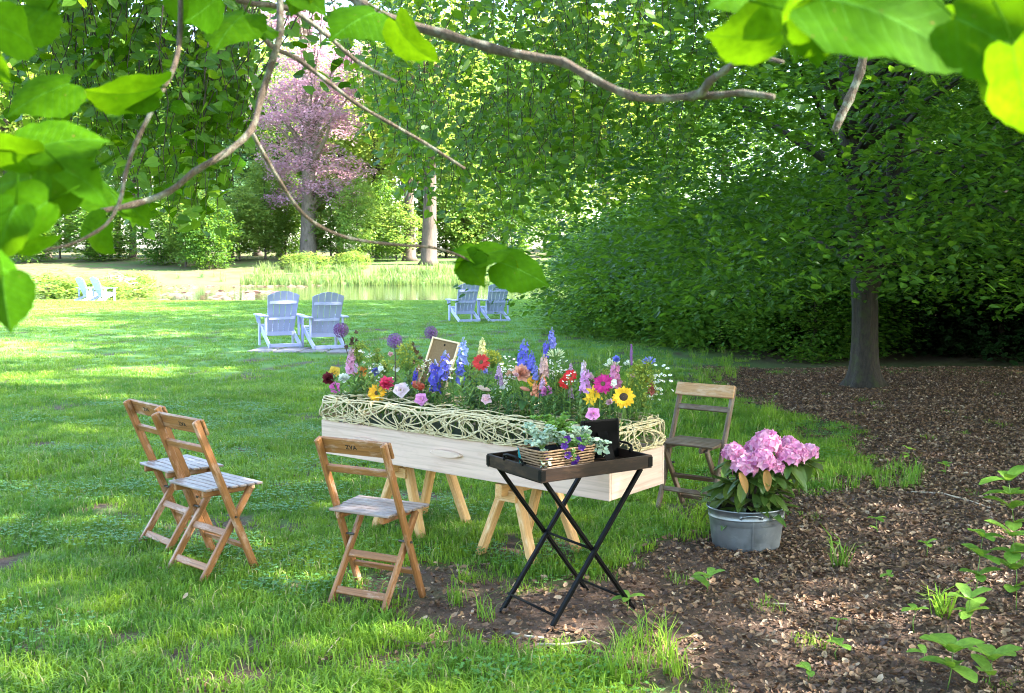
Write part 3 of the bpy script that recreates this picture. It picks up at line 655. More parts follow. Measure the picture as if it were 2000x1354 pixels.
def linden():
    root = empty('linden_tree'); tag(root, 'linden whose leafy branches hang across the top of the view', 'tree')
    # near branches ------------------------------------------------------------
    br = [([(560, -130), (640, -50), (700, 2), (760, 38), (870, 68), (960, 95), (1040, 112), (1100, 122), (1150, 150), (1230, 187), (1290, 193), (1345, 189), (1400, 187), (1450, 182), (1512, 190)], 1.25, 1.05, 25, 14),
          ([(1350, 189), (1372, 180), (1385, 160), (1415, 138), (1440, 120), (1470, 110), (1530, 122)], 1.085, 1.0, 22, 9),
          ([(560, -160), (547, -40), (547, 60), (535, 110), (510, 190), (490, 255), (440, 300), (380, 335), (330, 375), (260, 400), (195, 413)], 1.3, 1.12, 16, 13),
          ([(490, 255), (520, 310), (550, 360), (580, 405), (620, 440), (680, 465), (760, 477), (840, 483), (885, 495), (925, 512)], 1.24, 1.5, 10, 5),
          ([(352, -90), (352, 60), (340, 130), (310, 190), (265, 280), (245, 340), (235, 390), (215, 430), (185, 455), (130, 480), (60, 490), (40, 485)], 1.15, .95, 12, 5),
          ([(440, -110), (470, -20), (490, 40), (530, 90), (580, 115), (640, 160), (700, 205), (760, 240), (830, 280), (908, 330)], 1.6, 1.8, 12, 7),
          ([(420, -60), (465, 0), (560, 16), (630, 62), (700, 122), (775, 160)], 1.4, 1.5, 15, 7),
          ([(1720, -60), (1700, 30), (1690, 85), (1680, 140), (1658, 195), (1642, 228), (1630, 256)], 2.6, 2.6, 24, 17),
          ([(1230, 150), (1290, 215)], 1.12, 1.12, 0, 0)]
    for pts, d1, d2, w1, w2 in br[:-1]:
        n = len(pts); P3 = []; rad = []
        for i in range((n - 1) * 3 + 1):        # smooth through the points
            a = i / 3; j = min(int(a), n - 2); f = a - j; q0, q1, q2, q3 = (np.array(pts[max(min(j + k, n - 1), 0)], float) for k in (-1, 0, 1, 2))
            q = .5 * ((2 * q1) + (-q0 + q2) * f + (2 * q0 - 5 * q1 + 4 * q2 - q3) * f * f + (-q0 + 3 * q1 - 3 * q2 + q3) * f ** 3)
            u = a / (n - 1); d = d1 + (d2 - d1) * u; P3.append(P(q[0], q[1], d)); knob = 1.18 if i % 3 == 0 and 0 < i < (n - 1) * 3 else 1.0
            rad.append((w1 + (w2 - w1) * u) / FPX * d * .43 * knob * random.uniform(.94, 1.06))
        MB().tube(P3, rad, 9).build('branch', MT['twig'], root, True)
    # near leaves: base px, tip px, depth at base, at tip, roll ------------------
    NL = [((1500, -40), (1385, 8), .75, .72, 30, 0), ((1530, 68), (1378, 78), .72, .70, -35, 0), ((1572, -20), (1548, 128), .66, .66, 40, 2), ((1598, 12), (1602, 142), .64, .66, -20, 0),
          ((1560, 20), (1775, 28), .68, .66, -52, 1), ((1610, -30), (1938, 100), .62, .60, -48, 4), ((1700, 40), (1728, 112), .8, .8, 35, 2), ((1830, 30), (1862, 130), .8, .8, 30, 0),
          ((1870, 30), (2060, 150), .58, .57, -25, 3), ((1975, 90), (2015, 282), .56, .56, 25, 0), ((1890, -40), (2050, 20), .66, .66, -40, 1),
          ((60, 292), (222, 262), .80, .84, -55, 1), ((70, 305), (-70, 275), .80, .78, -50, 1), ((150, 335), (-40, 360), .80, .82, 40, 0), ((130, 330), (225, 395), .78, .80, -45, 3), ((95, 395), (-25, 470), .74, .72, -30, 0), ((62, 345), (78, 425), .78, .78, 55, 2), ((25, 400), (-20, 520), .70, .70, 30, 4),
          ((-20, 505), (52, 560), .68, .70, -40, 0), ((5, 540), (20, 655), .66, .66, 25, 2), ((40, 482), (132, 462), .84, .86, 66, 1), ((-15, 560), (48, 600), .72, .72, -50, 3),
          ((135, 160), (5, 220), .95, .92, 48, 0), ((312, 172), (150, 190), 1.0, .95, -60, 1), ((300, 185), (240, 215), 1.0, 1.0, 55, 2), ((-10, 45), (95, 100), .9, .95, -35, 3), ((90, 20), (20, 100), 1.0, 1.0, 35, 0), ((-30, 110), (15, 165), .75, .75, 25, 4), ((60, -40), (110, 35), 1.0, 1.0, 20, 0),
          ((340, -30), (420, 50), 1.15, 1.15, 20, 3), ((430, -10), (370, 45), 1.15, 1.1, -30, 0), ((475, 25), (412, 95), 1.2, 1.15, 45, 0), ((470, 20), (520, 75), 1.25, 1.2, -45, 2), ((560, -30), (645, 30), 1.2, 1.2, -50, 1), ((735, 20), (640, 70), 1.15, 1.1, 45, 0), ((768, 45), (850, 140), 1.1, 1.12, 50, 3), ((800, 48), (830, 135), 1.15, 1.15, -55, 2), ((600, -40), (560, 30), 1.2, 1.2, 30, 4),
          ((905, 500), (945, 562), 1.5, 1.48, 20, 0), ((925, 507), (1006, 480), 1.5, 1.52, -52, 1), ((935, 500), (882, 478), 1.5, 1.5, 50, 3), ((975, 510), (1080, 556), 1.5, 1.5, -35, 0), ((985, 520), (1010, 566), 1.52, 1.5, 55, 2), ((918, 506), (890, 545), 1.5, 1.52, -40, 4),
          ((205, 425), (150, 470), 1.1, 1.1, 30, 0), ((230, 405), (200, 345), 1.15, 1.2, 40, 2), ((240, 395), (300, 440), 1.15, 1.15, -40, 3), ((180, 455), (225, 500), 1.05, 1.05, 35, 0)]
    for b, tp, d1, d2, ro, v in NL: near_leaf(root, b, tp, d1, d2, ro, v)
    # hanging twigs with leaves at 4 to 10 m -------------------------------------
    blobs = [(330, 300, 150, 150, 88, 4.6, 6.2, .070), (110, 120, 190, 140, 76, 4.4, 6.4, .072), (300, 50, 230, 90, 62, 4.6, 6.5, .07), (330, 425, 130, 45, 20, 4.8, 6, .068), (420, 240, 60, 130, 40, 5, 6, .068), (610, 130, 100, 60, 8, 5, 6, .07), (150, 330, 90, 60, 14, 5, 6.2, .07), (120, 215, 120, 60, 22, 4.8, 6.2, .07),
             (950, 240, 240, 230, 210, 7, 10, .068), (1110, 70, 260, 100, 100, 6, 9.5, .072), (810, 330, 80, 80, 34, 7.5, 10, .066), (1010, 410, 140, 60, 34, 7.5, 10, .066), (760, 90, 110, 90, 30, 7, 9.5, .066), (1230, 280, 130, 140, 50, 7.5, 10, .066), (1380, 80, 150, 120, 40, 7, 9, .07), (1700, 80, 280, 90, 24, 6, 9, .07)]
    pos = []; nrm = []; yd = []; sc = []; tw = MB()
    for cx, cy_, rx, ry, n, d1, d2, ls in blobs:
        for _ in range(n):
            a = random.random() * 6.28; rr = math.sqrt(random.random()); ex, ey = cx + math.cos(a) * rr * rx, cy_ + math.sin(a) * rr * ry; d = random.uniform(d1, d2)
            end = P(ex, ey, d); L = random.uniform(.45, .95); th = random.random() * 6.28; sw = random.uniform(.1, .5)
            p = [end + Vector((math.cos(th) * sw * q * L, math.sin(th) * sw * q * L, L * (q ** .8))) for q in (1, .75, .5, .25, 0)]
            p = [q + Vector((random.gauss(0, .02), random.gauss(0, .02), 0)) for q in p]; tw.tube(p, [.0035, .003, .0025, .002, .001], 4)
            m = random.randint(10, 18)
            for i in range(m):
                q = (i + random.random() * .7) / m; j = min(int(q * 4), 3); base = p[j].lerp(p[j + 1], q * 4 - j); sd_ = 1 if i % 2 else -1
                yv = Vector((math.cos(th + 1.57 * sd_ + random.gauss(0, .5)), math.sin(th + 1.57 * sd_ + random.gauss(0, .5)), -random.uniform(.15, .9))).normalized()
                nv = Vector((random.gauss(0, .7), random.gauss(-.55, .6), .8))
                s = ls * random.uniform(.7, 1.2) * (.75 + .25 * q)
                pos.append(base + yv * s * .75); nrm.append(nv); yd.append(yv); sc.append(s)
    pos = np.array(pos); nrm = np.array(nrm); yd = np.array(yd); sc = np.array(sc)
    dist = np.linalg.norm(pos - np.array(CAMP), axis=1) / sc; Rm = frames_np(nrm, yd)
    big = np.argsort(dist)[:230]; rest = np.setdiff1d(np.arange(len(pos)), big)
    for i in big:
        M = Matrix(Rm[i].tolist()).to_4x4(); o = link('leaf', random.choice(LEAFM), None, root)
        o.matrix_local = Matrix.Translation(Vector(pos[i])) @ M @ Matrix.Scale(float(sc[i]), 4)
    hv = np.array([(0, -.34, 0), (.24, -.48, .05), (.45, -.22, .09), (.42, .16, .07), (.17, .46, .0), (0, .66, -.08), (-.17, .46, .0), (-.42, .16, .07), (-.45, -.22, .09), (-.24, -.48, .05)])
    hf = np.array([(0, i, i + 1) for i in range(1, 9)])
    tag(link('hanging_leaves', leaf_cloud('hanging_leaves', hv, hf, pos[rest], Rm[rest], sc[rest]), MT['lindencloud'], root), kind='stuff')
    tw.build('twigs', MT['darktwig'], root, True, kind='stuff')
    # trunk and the crown overhead, out of the frame ------------------------------
    T = Vector((3.4, -3.2, 0))
    n = 1450; c = envelope(n, 4.6, 14, dome(.4, 8.5, .8), .12) + np.array([T.x - 1.5, T.y + 2.0, 0])
    c = c[(c[:, 2] > 1.65 + .23 * np.abs(c[:, 1]) + 1.7) & ~((np.abs(c[:, 0] - 3.0) < 1.6) & (np.abs(c[:, 1] - .8) < .9))]
    lb_ = np.stack([rng.uniform(2.2, 9.5, 420), rng.uniform(4.5, 10.5, 420), rng.uniform(4.2, 9.5, 420)], 1); lb_ = lb_[lb_[:, 2] > 1.65 + .245 * lb_[:, 1] + 1.0]  # unseen crown lobe added overhead to shade the front of the hornbeam
    c = np.concatenate([c, lb_])
    ps, Rm2, rn = sprays(c, .6 + .35 * rng.random(len(c)), 26, .3, .3)
    k = sun_gaps(ps); ps, Rm2, rn = ps[k], Rm2[k], rn[k]
    link('crown', leaf_cloud('crown', D_V, D_F, ps, Rm2, .13 * (.7 + .6 * rng.random(len(ps))), rnd=rn), MT['lindencloud'], root)
    b = limb_mesh(12, .30, [tuple(Vector(q) - T) for q in [q for q in c[rng.choice(len(c), 60, False)] if q[0] < 1.2 or q[1] < -1.5 or q[1] > 6][:24]], .3)
    b.xf(Matrix.Translation(T)); b.build('trunk', MT['bark'], root, True)
    # limbs from which the hanging twigs come
    lb = MB()
    for s, e in (((2.2, -1.6, 4.5), (-2.2, 5.6, 4.3)), ((2.6, -1.5, 4.8), (.2, 9.2, 5.0)), ((2.0, -2, 4.2), (-.9, 1.0, 2.35)), ((2.8, -1.8, 4.2), (.4, 1.3, 2.2)), ((3.2, -1.6, 4.6), (2.6, 8.5, 4.8))):
        a, e = Vector(s), Vector(e); lb.tube([a, a.lerp(e, .35) + Vector((0, 0, .35)), a.lerp(e, .7) + Vector((0, 0, .25)), e], [.06, .045, .03, .01], 7)
    lb.build('limbs', MT['bark'], root, True)
linden()

# ------------------------------------------------------------------ folding chairs
def gz(x, y): return float(terrain(np.array([float(x)]), np.array([float(y)]))[0])
def folding_chair(wm, seatm, railm):
    root = empty('folding_chair')
    up = Vector((0, -.32, .79)).normalized()
    st = lambda z: .13 - z * .405
    lg = lambda z: -.15 + z * .683
    for s in (-1, 1):
        MB().beam((s * .185, st(-.01), -.01), (s * .185, st(.79), .79), .024, .040, up=(0, 1, 0), ch=.006).build('stile', wm, root)
        MB().beam((s * .150, lg(-.01), -.01), (s * .150, lg(.415), .415), .022, .036, up=(0, 1, 0), ch=.004).build('leg', wm, root)
        MB().beam((s * .125, -.125, .416), (s * .125, .17, .416), .022, .034).build('seat_bearer', wm, root)
        b = MB(); b.tube([(s * .205, st(.292), .292), (s * .13, st(.292), .292)], .006, 8); b.build('pivot_bolt', MT['steel'], root)
    yv = Vector((0, -.379, .925)); nv = Vector((0, .925, .379))
    c = Vector((0, st(.745), .745)) + nv * .027
    tr_ = MB().beam(c - Vector((.205, 0, 0)), c + Vector((.205, 0, 0)), .016, .085, up=yv, ch=.007).build('top_rail', railm, root)
    c2 = Vector((0, st(.64), .64)) + nv * .004
    MB().beam(c2 - Vector((.176, 0, 0)), c2 + Vector((.176, 0, 0)), .020, .036, up=yv).build('back_rail', railm if railm is not MT['tan_wood'] else wm, root)
    for i in range(7):
        y = -.115 + i * .0440; wd = .34 + .075 * (i / 6) ** .8
        if i < 3: wd = min(wd, .344)
        MB().beam((-wd / 2, y, .440), (wd / 2, y, .440), .0385, .012, ch=.003).build('seat_slat', seatm, root)
    for z in (.052, .205):
        q = Vector((0, lg(z), z)); MB().beam(q - Vector((.142, 0, 0)), q + Vector((.142, 0, 0)), .016, .036, up=(0, .56, .83)).build('stretcher', wm, root)
    q = Vector((0, st(.13), .13)); MB().beam(q - Vector((.176, 0, 0)), q + Vector((.176, 0, 0)), .016, .030, up=yv).build('front_stretcher', wm, root)
    # stencilled letters on the side that faces away from the sitter
    return root, tr_, c - nv * .0086, yv, nv
def lettering(root, rail, c, yv, nv, text='ZVA', size=.030, dx=-.02):
    fc = bpy.data.curves.new('lettering', 'FONT'); fc.body = text; fc.size = size; fc.align_x = 'CENTER'; fc.align_y = 'CENTER'; fc.extrude = .0004; fc.space_character = 1.15; fc.offset = .0006
    t_ = bpy.data.objects.new('lettering', fc); col.objects.link(t_); bpy.context.view_layer.update(); me = bpy.data.meshes.new_from_object(t_.evaluated_get(bpy.context.evaluated_depsgraph_get())); bpy.data.objects.remove(t_)
    o = bpy.data.objects.new('lettering', me); col.objects.link(o); me.materials.append(MT['ink']); o.parent = rail
    M = Matrix((Vector((1, 0, 0)), yv, -nv)).transposed().to_4x4(); M.translation = c + Vector((dx, 0, 0)); o.matrix_local = M
    o['label'] = 'black stencilled letters ZVA'
for i, (x, y, rz, lab, ms, txt) in enumerate([
        (-.658, 5.057, -.479, 'wooden folding chair with ZVA stencil standing nearest, in front of the coffin', ('teak', 'seat_wood', 'teak'), True),
        (-1.572, 5.524, -.73, 'wooden folding chair with ZVA stencil, front one of the overlapping pair', ('teak', 'seat_wood', 'teak'), True),
        (-1.895, 6.00, -.807, 'wooden folding chair half hidden behind the other chair of its pair', ('teak', 'seat_wood', 'teak'), True),
        (1.165, 6.80, 2.517, 'weathered grey-brown folding chair with tan top rail behind the tub', ('grey_wood', 'grey_wood', 'tan_wood'), False)]):
    root, rail, c, yv, nv = folding_chair(*(MT[k] for k in ms))
    root.location = (x, y, gz(x, y) + .004); root.rotation_euler = (0, 0, rz)
    if txt: lettering(root, rail, c, yv, nv, dx=-.02 if i != 1 else .01)
    if i in (1, 2): root.scale = (1.04,) * 3
    tag(root, lab, 'chair', 'wooden folding chairs round the coffin')

# ------------------------------------------------------------------ trestles and coffin
CA = Vector((.477, 5.185, 0)); CV = Vector((-.7836, .6212, 0)); CU = Vector((.6212, .7836, 0)); CL, CW, CB, CHH = 2.09, .525, .44, .205
def CF(s, u, z): return CA + CV * (s * CL) + CU * (u * CW) + Vector((0, 0, z))
CM = Matrix((-CV, CU, Vector((0, 0, 1)))).transposed().to_4x4(); CM.translation = CF(.5, .5, 0)    # local x runs to the near end, y to the back
def coffin():
    root = empty('coffin'); root.matrix_world = CM; tag(root, 'pale wooden coffin with woven willow lid on two trestles', 'coffin')
    L, W = CL / 2, CW / 2; z0, z1 = CB, CB + CHH; th = .018
    P_ = MT['poplar']
    b = MB(); b.beam((-L, -W + th / 2, (z0 + z1) / 2), (L, -W + th / 2, (z0 + z1) / 2), th, z1 - z0, ch=.002); sp = b.build('side_panel', P_, root)
    MB().beam((-L, W - th / 2, (z0 + z1) / 2), (L, W - th / 2, (z0 + z1) / 2), th, z1 - z0, ch=.002).build('side_panel', P_, root)
    for s in (-1, 1): MB().beam((s * (L - th / 2), -W + th + .001, (z0 + z1) / 2), (s * (L - th / 2), W - th - .001, (z0 + z1) / 2), th, z1 - z0 - .002, ch=.002).build('end_panel', P_, root)
    MB().beam((-L + th, 0, z0 + .012), (L - th, 0, z0 + .012), 2 * W - 2 * th - .002, .018).build('base_board', P_, root)
    b = MB(); b.beam((-L + th + .01, 0, z1 - .02), (L - th - .01, 0, z1 - .02), 2 * W - 2 * th - .02, .012); b.build('inner_cover', MT['linen'], root)
    # carved lozenge handle lying on the front panel
    def loz(x0, hl, hh):
        V = []; n = 24
        for r_, d in ((1.0, .0), (.96, .018), (.84, .026)):
            for k in range(n):
                a = 2 * math.pi * k / n; ca, sa = math.cos(a), math.sin(a); V.append((x0 + hl * r_ * math.copysign(abs(ca) ** .8, ca), -W - d + .001, z0 + .115 + hh * r_ * sa * (1 - .25 * abs(ca))))
        F = [[r_ * n + k, r_ * n + (k + 1) % n, (r_ + 1) * n + (k + 1) % n, (r_ + 1) * n + k] for r_ in range(2) for k in range(n)] + [list(range(2 * n, 3 * n))]
        b = MB(); b.raw(V, F, [(v[0], v[1], v[2]) for v in V]); return b
    for x0 in (-.02, .62, -.66): loz(x0, .118, .022).build('handle', P_, root)
    # woven willow lid: strands wander over a rounded box --------------------------------
    H = .150; rr = .075
    per = 2 * (2 * L + 2 * W)
    def wall(sx, t, out=0):
        """sx 0..1 round the coffin, t 0 foot .. 1 shoulder, >1 on towards the ridge"""
        d = (sx % 1) * per
        if d < 2 * L: p = Vector((-L + d, -W, 0)); n = Vector((0, -1, 0))
        elif d < 2 * L + 2 * W: p = Vector((L, -W + d - 2 * L, 0)); n = Vector((1, 0, 0))
        elif d < 4 * L + 2 * W: p = Vector((L - (d - 2 * L - 2 * W), W, 0)); n = Vector((0, 1, 0))
        else: p = Vector((-L, W - (d - 4 * L - 2 * W), 0)); n = Vector((-1, 0, 0))
        # round the corners in plan
        p.x = max(-L, min(L, p.x)); p.y = max(-W, min(W, p.y))
        ex = max(0, abs(p.x) - (L - .07)) / .07; ey = max(0, abs(p.y) - (W - .07)) / .07
        if ex > 0 and ey > 0:
            k = (ex ** 2.6 + ey ** 2.6) ** (1 / 2.6)
            if k > 1: p.x = math.copysign(L - .07 + .07 * ex / k, p.x); p.y = math.copysign(W - .07 + .07 * ey / k, p.y)
        if t <= 1: bul = .012 * math.sin(t * 3.14) + .01; inn = -bul; z = t * (H - .02)
        else: q = min(t - 1, 1); inn = q * .16 - .01 + .0 * q; z = H - .02 + .02 * math.sin(min(q * 2.5, 1) * 1.57) - .01 * q
        c = Vector((max(-L + .12, min(L - .12, p.x)), 0, 0)); dr = (Vector((p.x, p.y, 0)) - c); ln = dr.length
        p2 = Vector((p.x, p.y, 0)) - (dr / max(ln, 1e-6)) * (inn + out)
        return Vector((p2.x, p2.y, z1 + .004 + z))
    b = MB()
    for k in range(36):      # loops that swing up and down the wall
        s0 = random.random(); ln = random.uniform(.08, .32); n = int(26 + ln * 220); ph = random.random() * 6.28; fr = random.uniform(45, 125); amp = random.uniform(.40, .62); mid = random.uniform(.45, .75); o = random.uniform(-.012, .006)
        pts = [wall(s0 + ln * i / n + .012 * math.sin(i * .5 + ph), max(.0, mid + amp * math.sin(ph + fr * ln * i / n)), o + .006 * math.sin(i * 1.1 + ph)) for i in range(n + 1)]
        r0 = random.uniform(.0034, .0046); b.tube(pts, [r0 * (1 - .45 * abs(2 * i / n - 1) ** 3) for i in range(n + 1)], 6)
    for k in range(95):     # short struts across the wall
        s0 = random.random(); sl = random.gauss(0, .013); o = random.uniform(-.008, .004)
        pts = [wall(s0 + sl * i / 9 + .004 * math.sin(i), i / 9 * random.choice((1.0, 1.45)), o) for i in range(10)]
        b.tube(pts, random.uniform(.0030, .0044), 6)
    for k in range(9):       # near-level bands
        s0 = random.random(); ln = random.uniform(.35, 1.0); n = int(ln * 130); t0 = random.choice((.04, .08, .5, .75, .95, 1.0, 1.15)); ph = random.random() * 6
        b.tube([wall(s0 + ln * i / n, max(0, t0 + .06 * math.sin(i * .33 + ph)), random.uniform(-.003, .003)) for i in range(n + 1)], .0042, 6)
    for k in range(24):      # strands along and across the top
        y = random.uniform(-W + .03, W - .03); x0 = random.uniform(-L, L - .5); ln = random.uniform(.3, 1.1); n = 22; ph = random.random() * 6; am = random.uniform(.01, .09); sl = random.uniform(-.12, .12)
        pts = [Vector((min(L - .03, x0 + ln * i / n), max(-W + .02, min(W - .02, y + am * math.sin(ph + i * .35) + sl * i / n)), z1 + H + .004 + .010 * math.sin(i * .7 + ph))) for i in range(n + 1)]
        b.tube(pts, random.uniform(.0030, .0042), 6)
    for k in range(14):
        x = random.uniform(-L + .05, L - .05); sl = random.uniform(-.2, .2); ph = random.random() * 6
        b.tube([Vector((max(-L + .02, min(L - .02, x + sl * i / 10)), -W + .02 + (2 * W - .04) * i / 10, z1 + H + .002 + .010 * math.sin(i + ph))) for i in range(11)], .0038, 6)
    b.build('willow_lid', MT['willow'], root, True, kind='stuff', label='pale peeled willow strands woven into a rounded open lid')
MT['linen'] = plain('grey_green_lining', (.07, .085, .04), .9, scale=40, c2=(.035, .05, .02))
coffin()
def trestle(s, lab):
    root = empty('trestle'); c = CF(s, .56, 0); root.location = (c.x, c.y, gz(c.x, c.y)); root.rotation_euler = (0, 0, math.atan2(CU.y, CU.x))   # local x across the coffin
    PM = MT['pine']; h = CB - .004
    MB().beam((-.27, 0, h - .035), (.27, 0, h - .035), .045, .070).build('beam', PM, root)
    for sx in (-1, 1):
        for sy in (-1, 1):
            MB().beam((sx * .205, sy * .19, -.01), (sx * .16, sy * .038, h - .02), .036, .058, up=(1, 0, 0), ch=.004).build('leg', PM, root)
        MB().beam((sx * .205, -.07, h - .075), (sx * .205, .07, h - .075), .018, .06, ch=.002).build('gusset', PM, root)
    tag(root, lab, 'trestle', 'pine trestles under the coffin')
trestle(.345, 'pine trestle under the coffin end behind the tray table'); trestle(.735, 'pine trestle under the coffin end behind the nearest chair')

# ------------------------------------------------------------------ tray table
TT = Vector((.125, 4.515, 0)); TA = .579; TW, TD, TH = .616, .44, .735
TU = Vector((math.cos(TA), math.sin(TA), 0)); TV = Vector((-math.sin(TA), math.cos(TA), 0)); TC = TT + TU * TW / 2 + TV * TD / 2
TM = Matrix.Translation(TC) @ Matrix.Rotation(TA, 4, 'Z')
def tray_table():
    root = empty('tray_table'); root.matrix_world = TM; tag(root, 'dark brown wooden tray table on crossed black folding legs', 'table')
    w_, d_ = TW / 2, TD / 2; tm = MT['tray']; h = TH
    tray = MB().beam((-w_ + .013, 0, h - .048), (w_ - .013, 0, h - .048), TD - .026, .012, ch=.001).build('tray', tm, root)
    for s in (-1, 1):
        MB().beam((-w_, s * (d_ - .006), h - .030), (w_, s * (d_ - .006), h - .030), .012, .060, ch=.002).build('rim', tm, tray)
        MB().beam((s * (w_ - .006), -d_ + .013, h - .0295), (s * (w_ - .006), d_ - .013, h - .0295), .012, .057, ch=.002).build('rim', tm, tray)
        b = MB(); b.tube([(s * (w_ - .006), -.075, h - .002), (s * (w_ + .004), -.068, h + .018), (s * (w_ + .008), -.03, h + .026), (s * (w_ + .008), .03, h + .026), (s * (w_ + .004), .068, h + .018), (s * (w_ - .006), .075, h - .002)], .0055, 7)
        for q in (-.075, .075): b.tube([(s * (w_ - .006), q, h - .008), (s * (w_ - .006), q, h + .008)], .010, 8)
        b.build('handle', MT['black'], tray, True)
        for q in (-1, 1):
            b = MB(); b.beam((s * (w_ + .0015), q * (d_ - .022), h - .03), (s * (w_ + .0015), q * (d_ - .0005), h - .03), .002, .045, ch=.0006); b.beam((s * (w_ - .022), q * (d_ + .0015), h - .03), (s * (w_ + .002), q * (d_ + .0015), h - .03), .002, .045, ch=.0006)
            b.tube([(s * (w_ + .002), q * (d_ - .013), h - .022), (s * (w_ + .0035), q * (d_ - .013), h - .022)], .004, 8); b.build('corner_bracket', MT['black'], tray)
    # two X frames: front pair (y -) and back pair (y +), each frame of two crossed legs
    fw, fd = .262, .185
    for s in (-1, 1):
        y = s * fd
        MB().beam((-fw, y - .011, -.01), (fw, y - .011, h - .062), .017, .024, up=(0, 1, 0), ch=.003).build('leg', MT['black'], root)
        MB().beam((fw, y + .011, -.01), (-fw, y + .011, h - .062), .017, .024, up=(0, 1, 0), ch=.003).build('leg', MT['black'], root)
    for x, z, r_ in ((0, (h - .07) / 2, .0065), (-fw + .055, .066, .006), (fw - .055, .066, .006)):
        MB().tube([(x, -fd - .012, z), (x, fd + .012, z)], r_, 8).build('crossbar', MT['black'], root, True)
    for x in (-fw, fw): MB().beam((x, -fd + .02, h - .068), (x, fd - .02, h - .068), .020, .016).build('top_bar', MT['black'], root)
tray_table()
def on_tray(x, y, z=0): return TM @ Vector((x, y, TH - .042 + z))

# basket planter ---------------------------------------------------------------------
def basket():
    root = empty('planter_basket'); M = Matrix.Translation(on_tray(-.115, -.065)) @ Matrix.Rotation(TA + .06, 4, 'Z'); root.matrix_world = M
    tag(root, 'striped woven rectangular basket planter on the tray table', 'basket')
    hw, hd, hh = .148, .085, .108
    rows = 9
    for i in range(rows):
        z = .006 + i * hh / rows; k = 1 + .10 * i / rows
        pts = []; n = 44
        for j in range(n + 1):
            a = 2 * math.pi * j / n; ca, sa = math.cos(a), math.sin(a); e = .22
            wv = .0022 * (1 if (j + i) % 2 else -1)
            pts.append((hw * k * math.copysign(abs(ca) ** e, ca) * (1 + wv / hw), hd * k * math.copysign(abs(sa) ** e, sa) * (1 + wv / hd), z + .0012 * math.sin(j * 1.9 + i)))
        MB().tube(pts, .0046, 6, False).build('weave_row', MT['straw'], root, True)
    b = MB(); b.beam((-hw + .004, 0, hh * .45), (hw - .004, 0, hh * .45), 2 * hd - .008, hh * .8); b.build('liner', MT['soot'], root)
    return M
MT['straw'] = plain('woven_straw', (.30, .18, .095), .6, scale=50, c2=(.16, .09, .045))
BM = basket()
MT['silver'] = leafmat('silver_leaf', (.26, .36, .27), (.42, .50, .38), tr=(.32, .42, .25), tf=.2, rough=.7)
MT['green'] = leafmat('fresh_green_leaf', (.09, .20, .03), (.16, .30, .05), tr=(.25, .42, .05), tf=.35)
MT['dkgreen'] = leafmat('deep_green_leaf', (.05, .13, .03), (.10, .19, .045), tr=(.14, .28, .04), tf=.3)
R_V = np.array([(0, -.5, 0), (.36, -.3, .05), (.46, .05, .07), (.28, .38, .02), (0, .5, -.02), (-.28, .38, .02), (-.46, .05, .07), (-.36, -.3, .05)]); R_F = np.array([(0, i, i + 1) for i in range(1, 7)])
def trailing(name, label, origin, arms, leafsz, mat, cat='plant', sp=.011, extra=None):
    root = empty(name, origin, 0, label=label, cat=cat); st = MB(); pos = []; nr = []; yd = []
    for tip, bend in arms:
        tip = Vector(tip); mid = tip * .5 + Vector(bend); n = max(6, int(tip.length / sp)); prev = None; pts = []
        for i in range(n + 1):
            q = i / n; p = 2 * q * (1 - q) * mid + q * q * tip; pts.append(p)
            if i > 1:
                for s in (0, 1):
                    a = i * 1.57 + s * 3.14 + random.gauss(0, .3); v = Vector((math.cos(a), math.sin(a), random.gauss(.1, .35))).normalized()
                    pos.append(p + v * leafsz * .55); yd.append(v); nr.append(Vector((random.gauss(0, .5), random.gauss(-.2, .5), 1)))
        st.tube(pts, .0015, 4)
    st.build('stem', MT['stem'], root, True)
    pos = np.array(pos); link('foliage', leaf_cloud('foliage', R_V, R_F, pos, frames_np(np.array(nr), np.array(yd)), leafsz * (.65 + .6 * rng.random(len(pos)))), mat, root)
    return root
